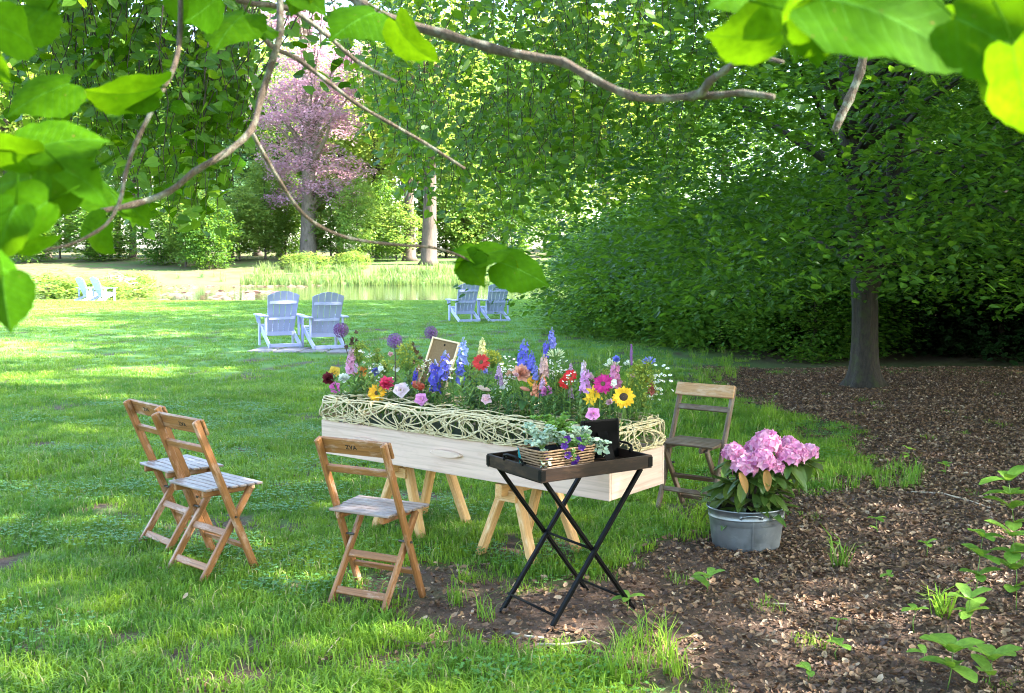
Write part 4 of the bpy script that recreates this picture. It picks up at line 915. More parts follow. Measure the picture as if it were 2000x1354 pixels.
def planter_plants():
    top = lambda x, y: BM @ Vector((x, y, .090))
    A = lambda n, r0, r1, z0, z1, a0=0, a1=6.28: [((math.cos(a) * r, math.sin(a) * r, z), (0, 0, abs(z) * .5 + .02)) for a, r, z in ((random.uniform(a0, a1), random.uniform(r0, r1), random.uniform(z0, z1)) for _ in range(n))]
    trailing('silver_leaf_plant', 'silver-leaved trailing plant at the left end of the basket planter', top(-.10, -.02), A(26, .02, .085, .03, .12) + A(6, .05, .09, -.05, .02, 4.0, 5.4), .018, MT['silver'])
    trailing('silver_leaf_plant', 'silver-leaved trailing plant hanging over the right end of the basket planter', top(.11, -.02), A(16, .03, .085, .03, .11) + A(7, .10, .17, -.04, .03, -.7, .3), .020, MT['silver'])
    trailing('silver_leaf_plant', 'small silver sprig in the middle of the basket planter', top(0, -.055), A(8, .02, .06, .03, .08), .020, MT['silver'])
    trailing('leafy_plant', 'bushy green plant at the back of the basket planter', top(.03, .035), A(30, .02, .12, .07, .15), .017, MT['green'], sp=.009)
    trailing('leafy_plant', 'low dark green plant spilling over the front of the basket planter', top(.02, -.06), A(14, .02, .09, .0, .06) + A(6, .04, .08, -.06, 0, 3.6, 5.4), .016, MT['dkgreen'], sp=.009)
    pu = plain('purple_petals', (.13, .03, .30), .6, c2=(.07, .015, .19), scale=80); pu2 = plain('yellow_eye', (.7, .5, .05), .6)
    spots = [(-.035, -.115, .030), (-.02, -.12, -.012), (.045, -.115, .045), (.055, -.125, .015), (.03, -.12, -.035), (-.012, -.105, .055), (-.125, -.10, -.008), (.012, -.13, -.055)]
    for i, (x, y, z) in enumerate(spots):
        root = empty('petunia_flower', top(x, y + .02) + Vector((0, 0, z)), label='%s purple petunia bloom on the front of the basket planter' % ('upper left', 'left', 'upper right', 'right', 'low trailing', 'topmost middle', 'lone far left', 'lowest')[i], cat='flower', group='purple blooms of the planter')
        b = MB(); nrm = frame((random.gauss(-.2, .4), -1, random.gauss(.4, .3)))
        for k in range(5):
            a = k * 1.2566; V = [(0, 0, -.01), (math.cos(a - .7) * .013, math.sin(a - .7) * .013, .002), (math.cos(a - .3) * .018, math.sin(a - .3) * .018, .004), (math.cos(a + .3) * .018, math.sin(a + .3) * .018, .001), (math.cos(a + .7) * .013, math.sin(a + .7) * .013, .004)]
            b.raw(V, [(0, 1, 2), (0, 2, 3), (0, 3, 4)])
        b.xf(nrm.to_4x4()); b.build('petals', pu, root, True)
        MB().tube([(0, 0, 0), (0, .02, -.012), (0, .05, -.03)], .0014, 4).build('stem', MT['stem'], root)
planter_plants()
def tray_things():
    # black standing photo frame seen from behind
    root = empty('standing_frame'); root.matrix_world = Matrix.Translation(on_tray(.205, .02)) @ Matrix.Rotation(TA - .10, 4, 'Z')
    tag(root, 'black photo frame standing on the tray beside the basket', 'photo frame')
    lean = .10
    up = Vector((0, lean, 1)).normalized(); c0 = Vector((0, 0, .0)); c1 = up * .170
    MB().beam(c0, c1, .185, .012, up=(0, 1, 0), ch=.002).build('back_board', MT['soot'], root)
    MB().beam((0, -.075, .004), up * .125 + Vector((0, -.009, 0)), .055, .004, up=(0, 1, 0), ch=.001).build('strut', MT['soot'], root)
    for s in (-1, 1): MB().beam(Vector((s * .097, .004, 0)), Vector((s * .097, .004, 0)) + up * .180, .012, .016, up=(0, 1, 0)).build('frame_bar', MT['black'], root)
    for z in (.006, .174): MB().beam(Vector((-.0905, .004, 0)) + up * z, Vector((.0905, .004, 0)) + up * z, .016, .012, up=up).build('frame_bar', MT['black'], root)
    root = empty('feather'); root.matrix_world = Matrix.Translation(on_tray(-.292, -.05)) @ Matrix.Rotation(TA + .5, 4, 'Z') @ Matrix.Rotation(-.15, 4, 'X')
    tag(root, 'bright teal feather stuck upright at the tray edge by the basket', 'feather')
    V = []; F = []
    for i in range(9):
        q = i / 8; wd = .013 * math.sin(3.14 * (q * .85 + .12)) ** .7; V += [(-wd, .004 * q, .01 + q * .098), (0, .002 + .006 * q, .01 + q * .102), (wd * .8, .004 * q, .01 + q * .096)]
        if i: k = i * 3; F += [(k - 3, k - 2, k + 1, k), (k - 2, k - 1, k + 2, k + 1)]
    b = MB(); b.raw(V, F); b.build('vane', plain('teal_feather', (.01, .38, .42), .5, c2=(.02, .22, .45), scale=25), root, True)
    MB().tube([(0, 0, -.005), (0, .003, .04), (0, .010, .088)], [.0014, .0011, .0005], 5).build('quill', MT['willow'], root)
    root = empty('cord_tie'); root.matrix_world = Matrix.Translation(on_tray(-.268, -.085)); tag(root, 'small dark knotted cord lying at the tray edge under the feather', 'cord')
    b = MB(); b.tube([(.012 * math.cos(a) * (1 + .3 * math.sin(2.3 * a)) - a * .002, .014 * math.sin(a * 1.3), .004 + .004 * math.sin(a * 2)) for a in np.linspace(0, 9, 30)], .0026, 5)
    b.build('cord', MT['black'], root, True)
tray_things()

# ------------------------------------------------------------------ flowers on the coffin
FM = {}
def pm(c, rough=.6, tf=.25):
    k = (c, tf)
    if k not in FM:
        c_ = c; c = tuple(x * .72 for x in c); m = leafmat('petal_%d' % len(FM), c, tuple(min(1, x * 1.45 + .015) for x in c), tr=tuple(min(1, x * 1.3 + .02) for x in c), tf=tf, rough=rough); FM[k] = m
    return FM[k]
def petal(L, wd, curl=.2, cup=.15, tip=.5, n=4):
    """petal along +y from the origin, normal +z"""
    V = []; F = []
    for i in range(n + 1):
        q = i / n; ww = wd * (math.sin(3.1416 * min(1, q * (1 - tip * .5) + .12)) ** .8) * .5 * (1 if i < n else .35)
        z = curl * L * q * q
        V += [(-ww, L * q, z + cup * ww), (0, L * q * (1.02 if i == n else 1), z), (ww, L * q, z + cup * ww)]
        if i: k = i * 3; F += [(k - 3, k - 2, k + 1, k), (k - 2, k - 1, k + 2, k + 1)]
    return V, F
def ring(b, n, L, wd, elev, curl, z=0, r0=0, phase=0, jit=.08, cup=.2):
    V, F = petal(L, wd, curl, cup, n=3)
    for k in range(n):
        a = phase + 6.2832 * k / n + random.gauss(0, jit); M = Matrix.Translation((0, 0, z)) @ Matrix.Rotation(a, 4, 'Z') @ Matrix.Translation((0, r0, 0)) @ Matrix.Rotation(elev + random.gauss(0, jit), 4, 'X') @ Matrix.Scale(random.uniform(.88, 1.08), 4)
        b.raw([tuple(M @ Vector(v)) for v in V], F)
def disc(r, h, n=14):
    b = MB(); b.lathe([(r, -h * .4), (r, 0), (r * .8, h * .6), (r * .4, h), (.001, h * 1.02)], n); return b
def stem_to(root, base, head, mat=None, r=.0022, leaves=2, lsz=.06):
    base = Vector(base) - head; bend = Vector((random.gauss(0, .02), random.gauss(0, .02), 0)); pts = [base, base * .6 + bend, base * .25 + bend * .6, Vector((0, 0, -.003))]
    MB().tube(pts, [r * 1.2, r, r, r * .9], 5).build('stem', mat or MT['stem'], root, True)
    for k in range(leaves):
        q = random.uniform(.4, .95); p = base * q + bend * (1 - abs(q - .5)); a = random.random() * 6.28; V, F = petal(lsz * random.uniform(.7, 1.2), lsz * .38, -.35, .3, .6)
        M = Matrix.Translation(p) @ Matrix.Rotation(a, 4, 'Z') @ Matrix.Rotation(random.uniform(.1, .9), 4, 'X'); b = MB(); b.raw([tuple(M @ Vector(v)) for v in V], F); b.build('leaf', MT['dkgreen'] if random.random() < .6 else MT['green'], root, True)
FACE = Vector((-.05, -1, .35))
def facing(k=1.0, up=.35): return frame((random.gauss(-.05, .25), -k + random.gauss(0, .15), up + random.gauss(0, .15)), (0, 0, 1))
def bloom(root, kind, r, c, head, base):
    """parts of one flower, origin at the bloom"""
    m = pm(c)
    if kind in ('gerbera', 'sunflower', 'daisy'):
        f = facing(1.0, .45).to_4x4(); b = MB(); n = {'gerbera': 22, 'sunflower': 20, 'daisy': 12}[kind]; cr = r * {'gerbera': .28, 'sunflower': .46, 'daisy': .32}[kind]
        ring(b, n, r - cr * .7, r * (.30 if kind != 'sunflower' else .36), .18, -.15, 0, cr * .7); ring(b, n, (r - cr * .7) * .86, r * .28, .38, -.1, .002, cr * .6, .14)
        b.xf(f); b.build('petals', m, root, True)
        d = disc(cr, r * .14); d.xf(f); d.build('disc', pm({'sunflower': (.035, .016, .008), 'gerbera': (.10, .06, .02), 'daisy': (.6, .42, .03)}[kind], .9, .05), root, True)
        stem_to(root, base, head, r=.0028, leaves=2, lsz=r * 2.0)
    elif kind == 'ball':
        b = MB(); f = facing(.8, .7).to_4x4()
        for lay, (n, e, L) in enumerate(((9, .15, 1.0), (9, .5, .95), (8, .85, .85), (7, 1.15, .7), (5, 1.4, .5))): ring(b, n, r * L, r * .62, e, .25, lay * r * .06, 0, lay * .4, .12, .35)
        b.xf(f); b.build('petals', m, root, True); stem_to(root, base, head, leaves=2, lsz=r * 2.0)
    elif kind == 'rose':
        b = MB(); f = facing(.7, .8).to_4x4()
        for lay, (n, e, L) in enumerate(((6, .35, 1.0), (5, .75, .95), (4, 1.1, .8), (3, 1.35, .65))): ring(b, n, r * L, r * 1.05, e, .35, 0, 0, lay * .5, .1, .5)
        b.xf(f); b.build('petals', m, root, True); stem_to(root, base, head, leaves=2, lsz=r * 2)
    elif kind == 'open':      # five-petalled open flower
        b = MB(); f = facing(1, .3).to_4x4(); ring(b, 5, r, r * 1.15, .35, -.25, 0, 0, random.random(), .1, .35); ring(b, 4, r * .6, r * .7, .8, .1, .002, 0, random.random(), .1, .4)
        b.xf(f); b.build('petals', m, root, True); d = disc(r * .14, r * .2, 8); d.xf(f); d.build('disc', pm((.5, .5, .12)), root, True); stem_to(root, base, head, leaves=1, lsz=r * 1.6)
    elif kind == 'lily':
        b = MB(); f = facing(.9, .4).to_4x4(); ring(b, 6, r, r * .5, .55, -.5, -.3 * r, 0, random.random(), .1, .3); b.xf(f); b.build('petals', m, root, True)
        d = MB()
        for k in range(5): a = k * 1.256; d.tube([(0, 0, 0), (math.cos(a) * r * .25, math.sin(a) * r * .25, r * .5)], r * .02, 4)
        d.xf(f); d.build('stamens', pm((.35, .15, .02)), root); stem_to(root, base, head, leaves=3, lsz=r * 2)
    elif kind == 'allium':
        b = MB(); n = 90
        for k in range(n):
            z = 1 - 2 * (k + .5) / n; a = k * 2.39996; s = math.sqrt(1 - z * z); d = Vector((s * math.cos(a), s * math.sin(a), z)); f = frame(d).to_4x4(); q = MB()
            for j in range(5):
                aa = j * 1.2566; u = (math.cos(aa), math.sin(aa)); ww = .05 * r; q.raw([(-u[1] * ww, u[0] * ww, 0), (u[1] * ww, -u[0] * ww, 0), (u[0] * r * .26, u[1] * r * .26, r * .10)], [(0, 1, 2)])
            q.tube([(0, 0, -.62 * r), (0, 0, 0)], r * .016, 3, False); b.merge(q, f @ Matrix.Translation((0, 0, r * .88 * random.uniform(.9, 1.05))))
        b.build('florets', m, root); d = MB(); d.tube([(0, 0, -r * .25), (0, 0, r * .2)], r * .2, 6); d.build('heart', pm((.10, .06, .10)), root); stem_to(root, base, head, pm((.10, .07, .05)), r=.0034, leaves=0)
    elif kind in ('spike', 'snap'):
        b = MB(); H = r * (2.5 if kind == 'spike' else 2.1); n = 22; fr_ = r * .50
        for k in range(n):
            q = k / n; a = k * 2.4; s = (1 - .42 * q) * random.uniform(.75, 1.15); d = Vector((math.cos(a), math.sin(a) - .2, .35)); f = frame(d); bb = MB(); ring(bb, 5, fr_ * s, fr_ * .8 * s, .35, .1, 0, 0, random.random(), .2, .3)
            b.merge(bb, M4(f, Vector((math.cos(a), math.sin(a), 0)) * r * .36 * s * random.uniform(.7, 1.25) + Vector((0, 0, H * (q - .5)))))
        b.build('florets', m, root, True); MB().tube([(0, 0, -H * .55), (0, 0, H * .3), (random.gauss(0, .01), 0, H * .62)], [.002, .0018, .0008], 5).build('spike_stem', MT['stem'], root); stem_to(root, base, head - Vector((0, 0, H * .5)) + Vector((0, 0, H * .5)), leaves=3, lsz=.05)
        d = MB()
        for k in range(6): d.merge(disc(r * .10, r * .16, 6), Matrix.Translation((random.gauss(0, r * .06), random.gauss(0, r * .06), H * (.48 + .03 * k))))
        d.build('buds', pm(tuple(x * .5 + y * .5 for x, y in zip(c, (.2, .3, .1)))), root, True)
    elif kind == 'liatris':
        b = MB(); H = r * 4.2
        for k in range(150):
            q = random.random(); a = random.random() * 6.28; d = Vector((math.cos(a), math.sin(a), .5)).normalized(); p = Vector((0, 0, H * (q - .5))); t_ = p + d * r * .55 * (1 - .3 * q); s = d.orthogonal() * r * .05
            b.raw([tuple(p + s), tuple(p - s), tuple(t_)], [(0, 1, 2)])
        MB().tube([(0, 0, -H * .5), (0, 0, H * .5)], [r * .28, r * .16], 7).build('core', m, root); b.build('florets', m, root); stem_to(root, base, head, leaves=2)
    elif kind in ('spray', 'solidago', 'seed'):
        n = {'spray': 16, 'solidago': 60, 'seed': 9}[kind]; st = MB(); b = MB(); e = MB()
        for k in range(n):
            v = Vector((random.gauss(0, .5), random.gauss(0, .5), random.uniform(-.9, 1.0))) * r; v.x *= 1.0 if kind != 'solidago' else (1.1 - v.z / r * .5)
            st.tube([(0, 0, -r * 1.3), v * .5 + Vector((0, 0, -r * .45)), v], .0008, 3, False)
            if kind == 'spray':
                f = frame((random.gauss(0, .4), -.5, 1)); q = MB(); q.raw([(math.cos(a) * r * .16, math.sin(a) * r * .16, .001) for a in np.arange(8) * .785], [list(range(8))]); b.merge(q, M4(f, v)); b.merge(disc(r * .10, r * .06, 7), M4(f, v)) if random.random() < .4 else None
                e.merge(disc(r * .06, r * .05, 6), M4(f, v + f.col[2] * .0012))
            elif kind == 'solidago':
                for j in range(7): f = frame((random.gauss(0, 1), random.gauss(0, 1), 1)); p = v + Vector((random.gauss(0, .12), random.gauss(0, .12), random.gauss(0, .12))) * r; s = r * .07; b.raw([tuple(p + f @ Vector(q)) for q in ((-s, -s, 0), (s, -s, 0), (s, s, 0), (-s, s, 0))], [(0, 1, 2, 3)])
            else:
                f = frame((random.gauss(0, .5), random.gauss(0, .5), -.3)); q = MB(); ring(q, 6, r * .30, r * .18, -.4, -.2); b.merge(q, M4(f, v)); e.merge(disc(r * .10, r * .12, 6), M4(f, v))
        b.build('florets', m, root, kind='stuff'); st.build('twigs', MT['stem'], root, kind='stuff')
        if e.n: e.build('centres', pm((.55, .42, .05)) if kind == 'spray' else pm((.09, .05, .025)), root, kind='stuff')
        stem_to(root, base, head - Vector((0, 0, r * 1.2)) * 0, leaves=4, lsz=.05)
    elif kind == 'burst':     # agapanthus-like head of narrow buds
        b = MB(); st = MB()
        for k in range(26):
            d = Vector((random.gauss(0, .6), random.gauss(0, .6), random.uniform(.1, 1))).normalized() * r; st.tube([(0, 0, -.3 * r), d * .55], .0009, 3, False); b.tube([d * .5, d * .8, d], [r * .03, r * .07, r * .02], 5)
        b.build('buds', m, root, True); st.build('pedicels', MT['stem'], root); stem_to(root, base, head, leaves=2)
    elif kind == 'cone':      # bud or cone shape (lily bud)
        b = MB(); b.lathe([(.001, -r), (r * .28, -.6 * r), (r * .36, 0), (r * .22, .7 * r), (.001, r)], 9); b.xf(frame((.9, -.3, -.25)).to_4x4()); b.build('bud', m, root, True); stem_to(root, base, head, leaves=2)
    elif kind == 'leafy':
        V, F = petal(1, .36, -.3, .3, .7); b = MB()
        L = (head - base).length
        for k in range(16):
            q = k / 15; p = (base - head) * (.75 - .75 * q); a = k * 2.4; s = r * .75 * (1 - .4 * q); M = Matrix.Translation(p) @ Matrix.Rotation(a, 4, 'Z') @ Matrix.Rotation(.5 + .5 * q, 4, 'X') @ Matrix.Scale(s, 4); b.raw([tuple(M @ Vector(v)) for v in V], F)
        b.build('foliage', m, root, True); stem_to(root, base, head, leaves=0)
def coffin_pt(px, py, u):
    """where the ray of a pixel meets the upright plane at depth u across the coffin"""
    d = ray(px, py); o = Vector((0, 0, CH)); p0 = CF(0, u, 0); return o + d * ((p0 - o).dot(CU) / d.dot(CU))
MAG, PNK, LPK, RED, YEL, ORG, WHT, BLU, DBL, PUR, COR, GRN, LIM = (.62, .02, .25), (.75, .22, .50), (.82, .52, .66), (.70, .015, .02), (.86, .48, .01), (.85, .25, .03), (.85, .85, .78), (.20, .22, .72), (.10, .07, .52), (.17, .05, .24), (.85, .24, .18), (.10, .21, .04), (.32, .40, .05)
FL = [  # px, py, u across, kind, radius px, colour, label, name
    (666, 645, .55, 'allium', 15, (.20, .05, .26), 'purple allium globe at the left end, in front of a white chair', 'allium'), (771, 666, .50, 'allium', 15, (.24, .08, .36), 'purple allium globe left of the picture frame, middle of three', 'allium'), (842, 650, .75, 'allium', 13, (.20, .07, .28), 'purple allium globe just above the picture frame', 'allium'),
    (642, 742, .35, 'ball', 12, (.16, .008, .02), 'dark red dahlia at the far left end of the coffin', 'dahlia'), (672, 742, .30, 'ball', 11, (.85, .87, .78), 'white chrysanthemum beside the dark red dahlia', 'chrysanthemum'), (653, 727, .5, 'open', 10, (.85, .60, .08), 'yellow bloom above the dark red dahlia', 'yellow_flower'), (655, 757, .35, 'open', 11, (.70, .12, .45), 'magenta bloom under the dark red dahlia', 'pink_flower'),
    (684, 712, .45, 'snap', 13, (.80, .38, .62), 'pink snapdragon spike behind the white chrysanthemum', 'snapdragon'), (687, 693, .5, 'snap', 9, (.66, .42, .50), 'dusky pink snapdragon tip above the pink spike', 'snapdragon'), (706, 727, .5, 'gerbera', 11, (.85, .27, .04), 'small orange daisy-like flower near the left end', 'orange_flower'), (733, 727, .5, 'ball', 8, (.16, .17, .50), 'blue cornflower right of the small orange flower', 'cornflower'),
    (722, 708, .6, 'spray', 22, WHT, 'spray of small white feverfew at the left end', 'feverfew'), (692, 668, .55, 'seed', 20, (.08, .045, .02), 'brown drooping seed heads behind the left allium stem', 'seed_head'), (700, 690, .6, 'solidago', 18, LIM, 'yellow-green goldenrod behind the pink snapdragon', 'goldenrod'),
    (755, 752, .25, 'ball', 14, (.82, .07, .20), 'bright pink-red peony above the yellow gerbera', 'peony'), (736, 768, .14, 'gerbera', 17, (.86, .45, .01), 'golden yellow gerbera leaning over the lid at the left', 'gerbera'), (783, 762, .20, 'open', 14, (.80, .62, .70), 'pale pink bloom right of the pink-red peony', 'pink_flower'), (823, 780, .12, 'open', 12, (.78, .30, .62), 'pink bloom low at the lid edge under the coral roses', 'pink_flower'), (811, 757, .3, 'rose', 11, (.86, .30, .20), 'coral rose left of the blue delphinium', 'rose'), (823, 761, .32, 'rose', 9, (.78, .18, .10), 'smaller darker coral rose touching the coral rose', 'rose'),
    (795, 695, .6, 'solidago', 22, (.35, .40, .04), 'yellow-green goldenrod behind the middle allium', 'goldenrod'), (812, 690, .65, 'seed', 18, (.14, .08, .03), 'brown seed heads left of the picture frame', 'seed_head'), (818, 735, .5, 'snap', 12, (.78, .30, .16), 'orange snapdragon at the foot of the picture frame', 'snapdragon'), (800, 720, .4, 'leafy', 22, (.05, .11, .03), 'dark leafy stem left of the picture frame', 'leafy_sprig'), (812, 738, .35, 'spike', 9, DBL, 'deep blue delphinium tip at the foot of the picture frame', 'delphinium'),
    (850, 738, .22, 'spike', 17, (.11, .09, .55), 'deep blue delphinium spike in front of the picture frame, lower', 'delphinium'), (868, 718, .25, 'spike', 16, (.17, .16, .65), 'violet-blue delphinium spike in front of the picture frame, upper', 'delphinium'), (905, 688, .5, 'spike', 14, (.34, .42, .80), 'pale blue delphinium right of the picture frame', 'delphinium'), (899, 728, .4, 'spike', 14, (.14, .15, .62), 'mid blue delphinium below the pale blue one', 'delphinium'), (884, 722, .3, 'spray', 20, WHT, 'spray of small white flowers among the delphiniums', 'feverfew'),
    (940, 708, .4, 'gerbera', 16, (.62, .03, .03), 'dark red gerbera in the middle of the coffin', 'gerbera'), (942, 682, .6, 'snap', 12, (.72, .66, .30), 'cream-yellow snapdragon spike behind the dark red gerbera', 'snapdragon'), (962, 700, .65, 'solidago', 15, (.40, .42, .03), 'lime goldenrod right of the dark red gerbera', 'goldenrod'), (990, 714, .6, 'spray', 16, WHT, 'white spray in the middle behind the peach dahlia', 'feverfew'), (975, 738, .45, 'ball', 8, (.38, .24, .50), 'mauve thistle bloom left of the peach dahlia', 'thistle'),
    (945, 759, .2, 'cone', 14, (.84, .60, .50), 'pinkish lily bud pointing right in the middle of the coffin', 'lily_bud'), (950, 780, .12, 'open', 10, (.84, .52, .58), 'small pale pink bloom low at the lid edge in the middle', 'pink_flower'), (1018, 732, .35, 'ball', 17, (.88, .46, .34), 'peach dahlia in the middle right of the coffin', 'dahlia'), (1042, 745, .35, 'open', 10, (.88, .45, .02), 'orange-yellow bloom beside the peach dahlia', 'yellow_flower'), (1000, 735, .5, 'ball', 12, (.78, .44, .30), 'dull peach dahlia behind the peach dahlia', 'dahlia'),
    (1022, 698, .45, 'spike', 17, (.17, .17, .70), 'big blue delphinium above the peach dahlia', 'delphinium'), (1038, 710, .4, 'spike', 12, (.14, .14, .62), 'lower blue delphinium leaning right above the peach dahlia', 'delphinium'), (1078, 662, .6, 'spike', 11, (.22, .22, .64), 'tallest slim blue delphinium', 'delphinium'), (1066, 684, .55, 'spike', 9, (.15, .12, .62), 'small blue delphinium under the tallest one', 'delphinium'), (1085, 700, .6, 'burst', 20, (.72, .80, .50), 'greenish white agapanthus burst under the tallest delphinium', 'agapanthus'), (1062, 716, .5, 'snap', 13, (.78, .50, .46), 'dusky pink astilbe left of the red gerbera', 'astilbe'), (1092, 720, .65, 'spray', 16, WHT, 'white yarrow behind the red gerbera', 'yarrow'),
    (1060, 750, .3, 'snap', 10, (.84, .30, .16), 'orange snapdragon above the pink clover ball', 'snapdragon'), (1045, 762, .28, 'snap', 9, (.82, .34, .20), 'second orange snapdragon left of the pink clover ball', 'snapdragon'), (1026, 760, .3, 'cone', 11, (.85, .34, .22), 'coral bud under the peach dahlia', 'rose_bud'), (1068, 767, .2, 'ball', 11, (.72, .25, .52), 'pink clover-like ball over the silver planter leaves', 'pink_flower'),
    (1114, 735, .35, 'gerbera', 13, (.74, .012, .015), 'bright red gerbera, upper of the red pair', 'gerbera'), (1104, 748, .3, 'gerbera', 12, (.64, .012, .012), 'bright red gerbera, lower of the red pair', 'gerbera'), (1143, 745, .35, 'snap', 15, (.76, .36, .70), 'lilac-pink stock between red and magenta gerberas', 'stock_flower'), (1140, 722, .5, 'snap', 10, (.80, .62, .74), 'pale lilac stock above the lilac-pink one', 'stock_flower'), (1178, 750, .25, 'gerbera', 18, (.60, .008, .22), 'large magenta gerbera left of the sunflower', 'gerbera'), (1201, 735, .4, 'snap', 15, (.72, .26, .46), 'rose-pink stock behind the magenta gerbera', 'stock_flower'),
    (1162, 767, .22, 'lily', 16, (.88, .52, .01), 'golden lily left of the sunflower, upper', 'lily'), (1152, 780, .16, 'lily', 12, (.86, .55, .02), 'golden lily left of the sunflower, lower', 'lily'), (1218, 776, .14, 'sunflower', 21, (.88, .50, .005), 'bright yellow sunflower with black centre', 'sunflower'), (1196, 749, .3, 'open', 8, WHT, 'white bloom between magenta gerbera and sunflower', 'white_flower'), (1158, 808, .05, 'open', 13, (.80, .32, .66), 'pink bloom low on the lid under the golden lilies', 'pink_flower'),
    (1233, 693, .5, 'liatris', 9, (.28, .11, .34), 'slim purple gayfeather spike at the right end', 'gayfeather'), (1204, 704, .55, 'ball', 8, (.22, .25, .72), 'small blue bloom left of the gayfeather', 'cornflower'), (1268, 711, .6, 'burst', 15, (.25, .28, .72), 'blue agapanthus burst at the far right end', 'agapanthus'), (1196, 718, .6, 'burst', 18, (.82, .84, .66), 'white agapanthus burst behind the rose-pink stock', 'agapanthus'), (1228, 716, .6, 'burst', 13, (.80, .84, .72), 'white burst under the gayfeather spike', 'agapanthus'),
    (1245, 742, .5, 'solidago', 26, (.28, .34, .03), 'tall lime goldenrod behind the sunflower', 'goldenrod'), (1258, 722, .6, 'solidago', 18, (.36, .42, .06), 'lime goldenrod under the blue agapanthus', 'goldenrod'), (1170, 690, .75, 'leafy', 24, (.22, .34, .06), 'light green leafy stem at the back right', 'leafy_sprig'), (1190, 680, .8, 'leafy', 22, (.26, .36, .08), 'pale leafy stem tip beside the back right greenery', 'leafy_sprig'), (1272, 757, .6, 'snap', 9, (.36, .09, .06), 'rust-red spike at the right end of the coffin', 'rust_flower'), (1262, 745, .65, 'ball', 8, (.82, .46, .04), 'orange pompom at the right end of the coffin', 'orange_flower'),
    (1290, 735, .75, 'spray', 24, WHT, 'white chamomile spray reaching over the right end, upper', 'chamomile'), (1280, 760, .7, 'spray', 20, WHT, 'white chamomile spray reaching over the right end, lower', 'chamomile'), (1122, 718, .8, 'leafy', 20, (.16, .26, .10), 'grey-green stem behind the red gerberas', 'leafy_sprig'), (915, 745, .3, 'leafy', 26, (.06, .16, .05), 'broad-leaved green stem right of the delphiniums', 'leafy_sprig'), (920, 705, .45, 'leafy', 22, (.12, .10, .05), 'brownish leafy stem left of the dark red gerbera', 'leafy_sprig')]
def flowers():
    for px, py, u, kind, rpx, c, lab, nm in FL:
        h = coffin_pt(px, py, u); dep = (h - CAMP).dot(Vector((0, CP, -SP))); r_ = rpx / FPX * dep * {'spike': 1.25, 'snap': 1.3, 'ball': 1.25, 'rose': 1.25, 'open': 1.2, 'gerbera': 1.15}.get(kind, 1.08)
        rel = (h - CF(0, 0, 0)); s = rel.dot(CV) / CL; s = min(.97, max(.03, s + random.gauss(0, .008))); uu = min(.93, max(.08, u + random.gauss(0, .03)))
        base = CF(s, uu, CB + CHH + .06)
        if h.z < base.z + .12: base.z = CB + CHH + .012
        root = empty(nm, h, label=lab, cat='flower', group='cut flowers standing in the willow lid')
        bloom(root, kind, r_, c, h, base)
    for i in range(150):     # filler greenery nobody tells apart
        s = random.uniform(.04, .96); u = random.uniform(.12, .9); hgt = random.uniform(.14, .34); base = CF(s, u, CB + CHH + .015); h = base + Vector((random.gauss(0, .03), random.gauss(0, .03), hgt))
        root = empty('greenery_sprig', h, label='short green filler stem among the coffin flowers', cat='greenery', group='filler greenery between the coffin flowers')
        bloom(root, 'leafy', random.uniform(.06, .11), random.choice(((.06, .15, .03), (.10, .21, .04), (.14, .24, .06), (.08, .17, .06), (.20, .28, .05))), h, base)
def filler_flowers():
    kinds = [('spray', (.03, .045), WHT, 'cluster of tiny white filler flowers among the coffin flowers', 22), ('snap', (.020, .028), (.62, .40, .60), 'small lilac filler spike among the coffin flowers', 9), ('solidago', (.04, .055), (.30, .36, .05), 'feathery lime filler plume among the coffin flowers', 10),
             ('ball', (.016, .022), (.80, .50, .55), 'small pale pink button flower among the coffin flowers', 8), ('seed', (.035, .045), (.10, .06, .03), 'brownish filler seed heads among the coffin flowers', 5), ('spike', (.022, .03), (.20, .22, .62), 'small blue filler spike among the coffin flowers', 6), ('open', (.018, .024), (.84, .84, .78), 'small white open filler flower among the coffin flowers', 8)]
    nm = dict(spray='filler_flower', snap='filler_spike', solidago='filler_plume', ball='button_flower', seed='filler_seed_head', spike='blue_filler_spike', open='white_filler_flower')
    for kind, (r0, r1), c, lab, n in kinds:
        for k in range(n):
            s = random.uniform(.03, .97) if random.random() < .6 else random.uniform(.03, .35); u = random.uniform(.2, .9); base = CF(s, u, CB + CHH + .05); h = base + Vector((random.gauss(0, .03), random.gauss(0, .03), random.uniform(.17, .33)))
            bloom(empty(nm[kind], h, label=lab, cat='flower', group='filler flowers, ' + kind), kind, random.uniform(r0, r1), c, h, base)
flowers()
filler_flowers()
def picture_frame():
    c0 = coffin_pt(845, 772, .55); root = empty('picture_frame'); rot = Matrix.Rotation(-.22, 4, 'Z') @ Matrix.Rotation(-.38, 4, 'X') @ Matrix.Rotation(.20, 4, 'Y')
    dep = c0.y; s = dep / FPX; hw, hh = 29 * s, 112 * s
    root.matrix_world = Matrix.Translation(coffin_pt(840, 768, .5)) @ rot; tag(root, 'light wooden picture frame seen from behind, propped among the flowers', 'picture frame')
    wd = hw; fm = wood('light_frame_wood', (.78, .62, .42), (.70, .52, .33))
    bk = plain('brown_hardboard', (.21, .13, .065), .8, c2=(.17, .105, .05), scale=120)
    MB().beam((0, 0, .01), (0, 0, hh - .01), 2 * wd - .012, .004, up=(0, 1, 0), ch=.001).build('backing', bk, root)
    for x in (-wd + .004, wd - .004): MB().beam((x, 0, 0), (x, 0, hh), .010, .022, up=(0, 1, 0), ch=.001).build('frame_bar', fm, root)
    for z in (.005, hh - .005): MB().beam((-wd + .0095, 0, z), (wd - .0095, 0, z), .021, .010, ch=.001).build('frame_bar', fm, root)
    b = MB(); b.beam((-.004, -.004, hh - .035), (.004, -.004, hh - .035), .004, .012, ch=.001); b.build('hanger', MT['black'], root)
picture_frame()

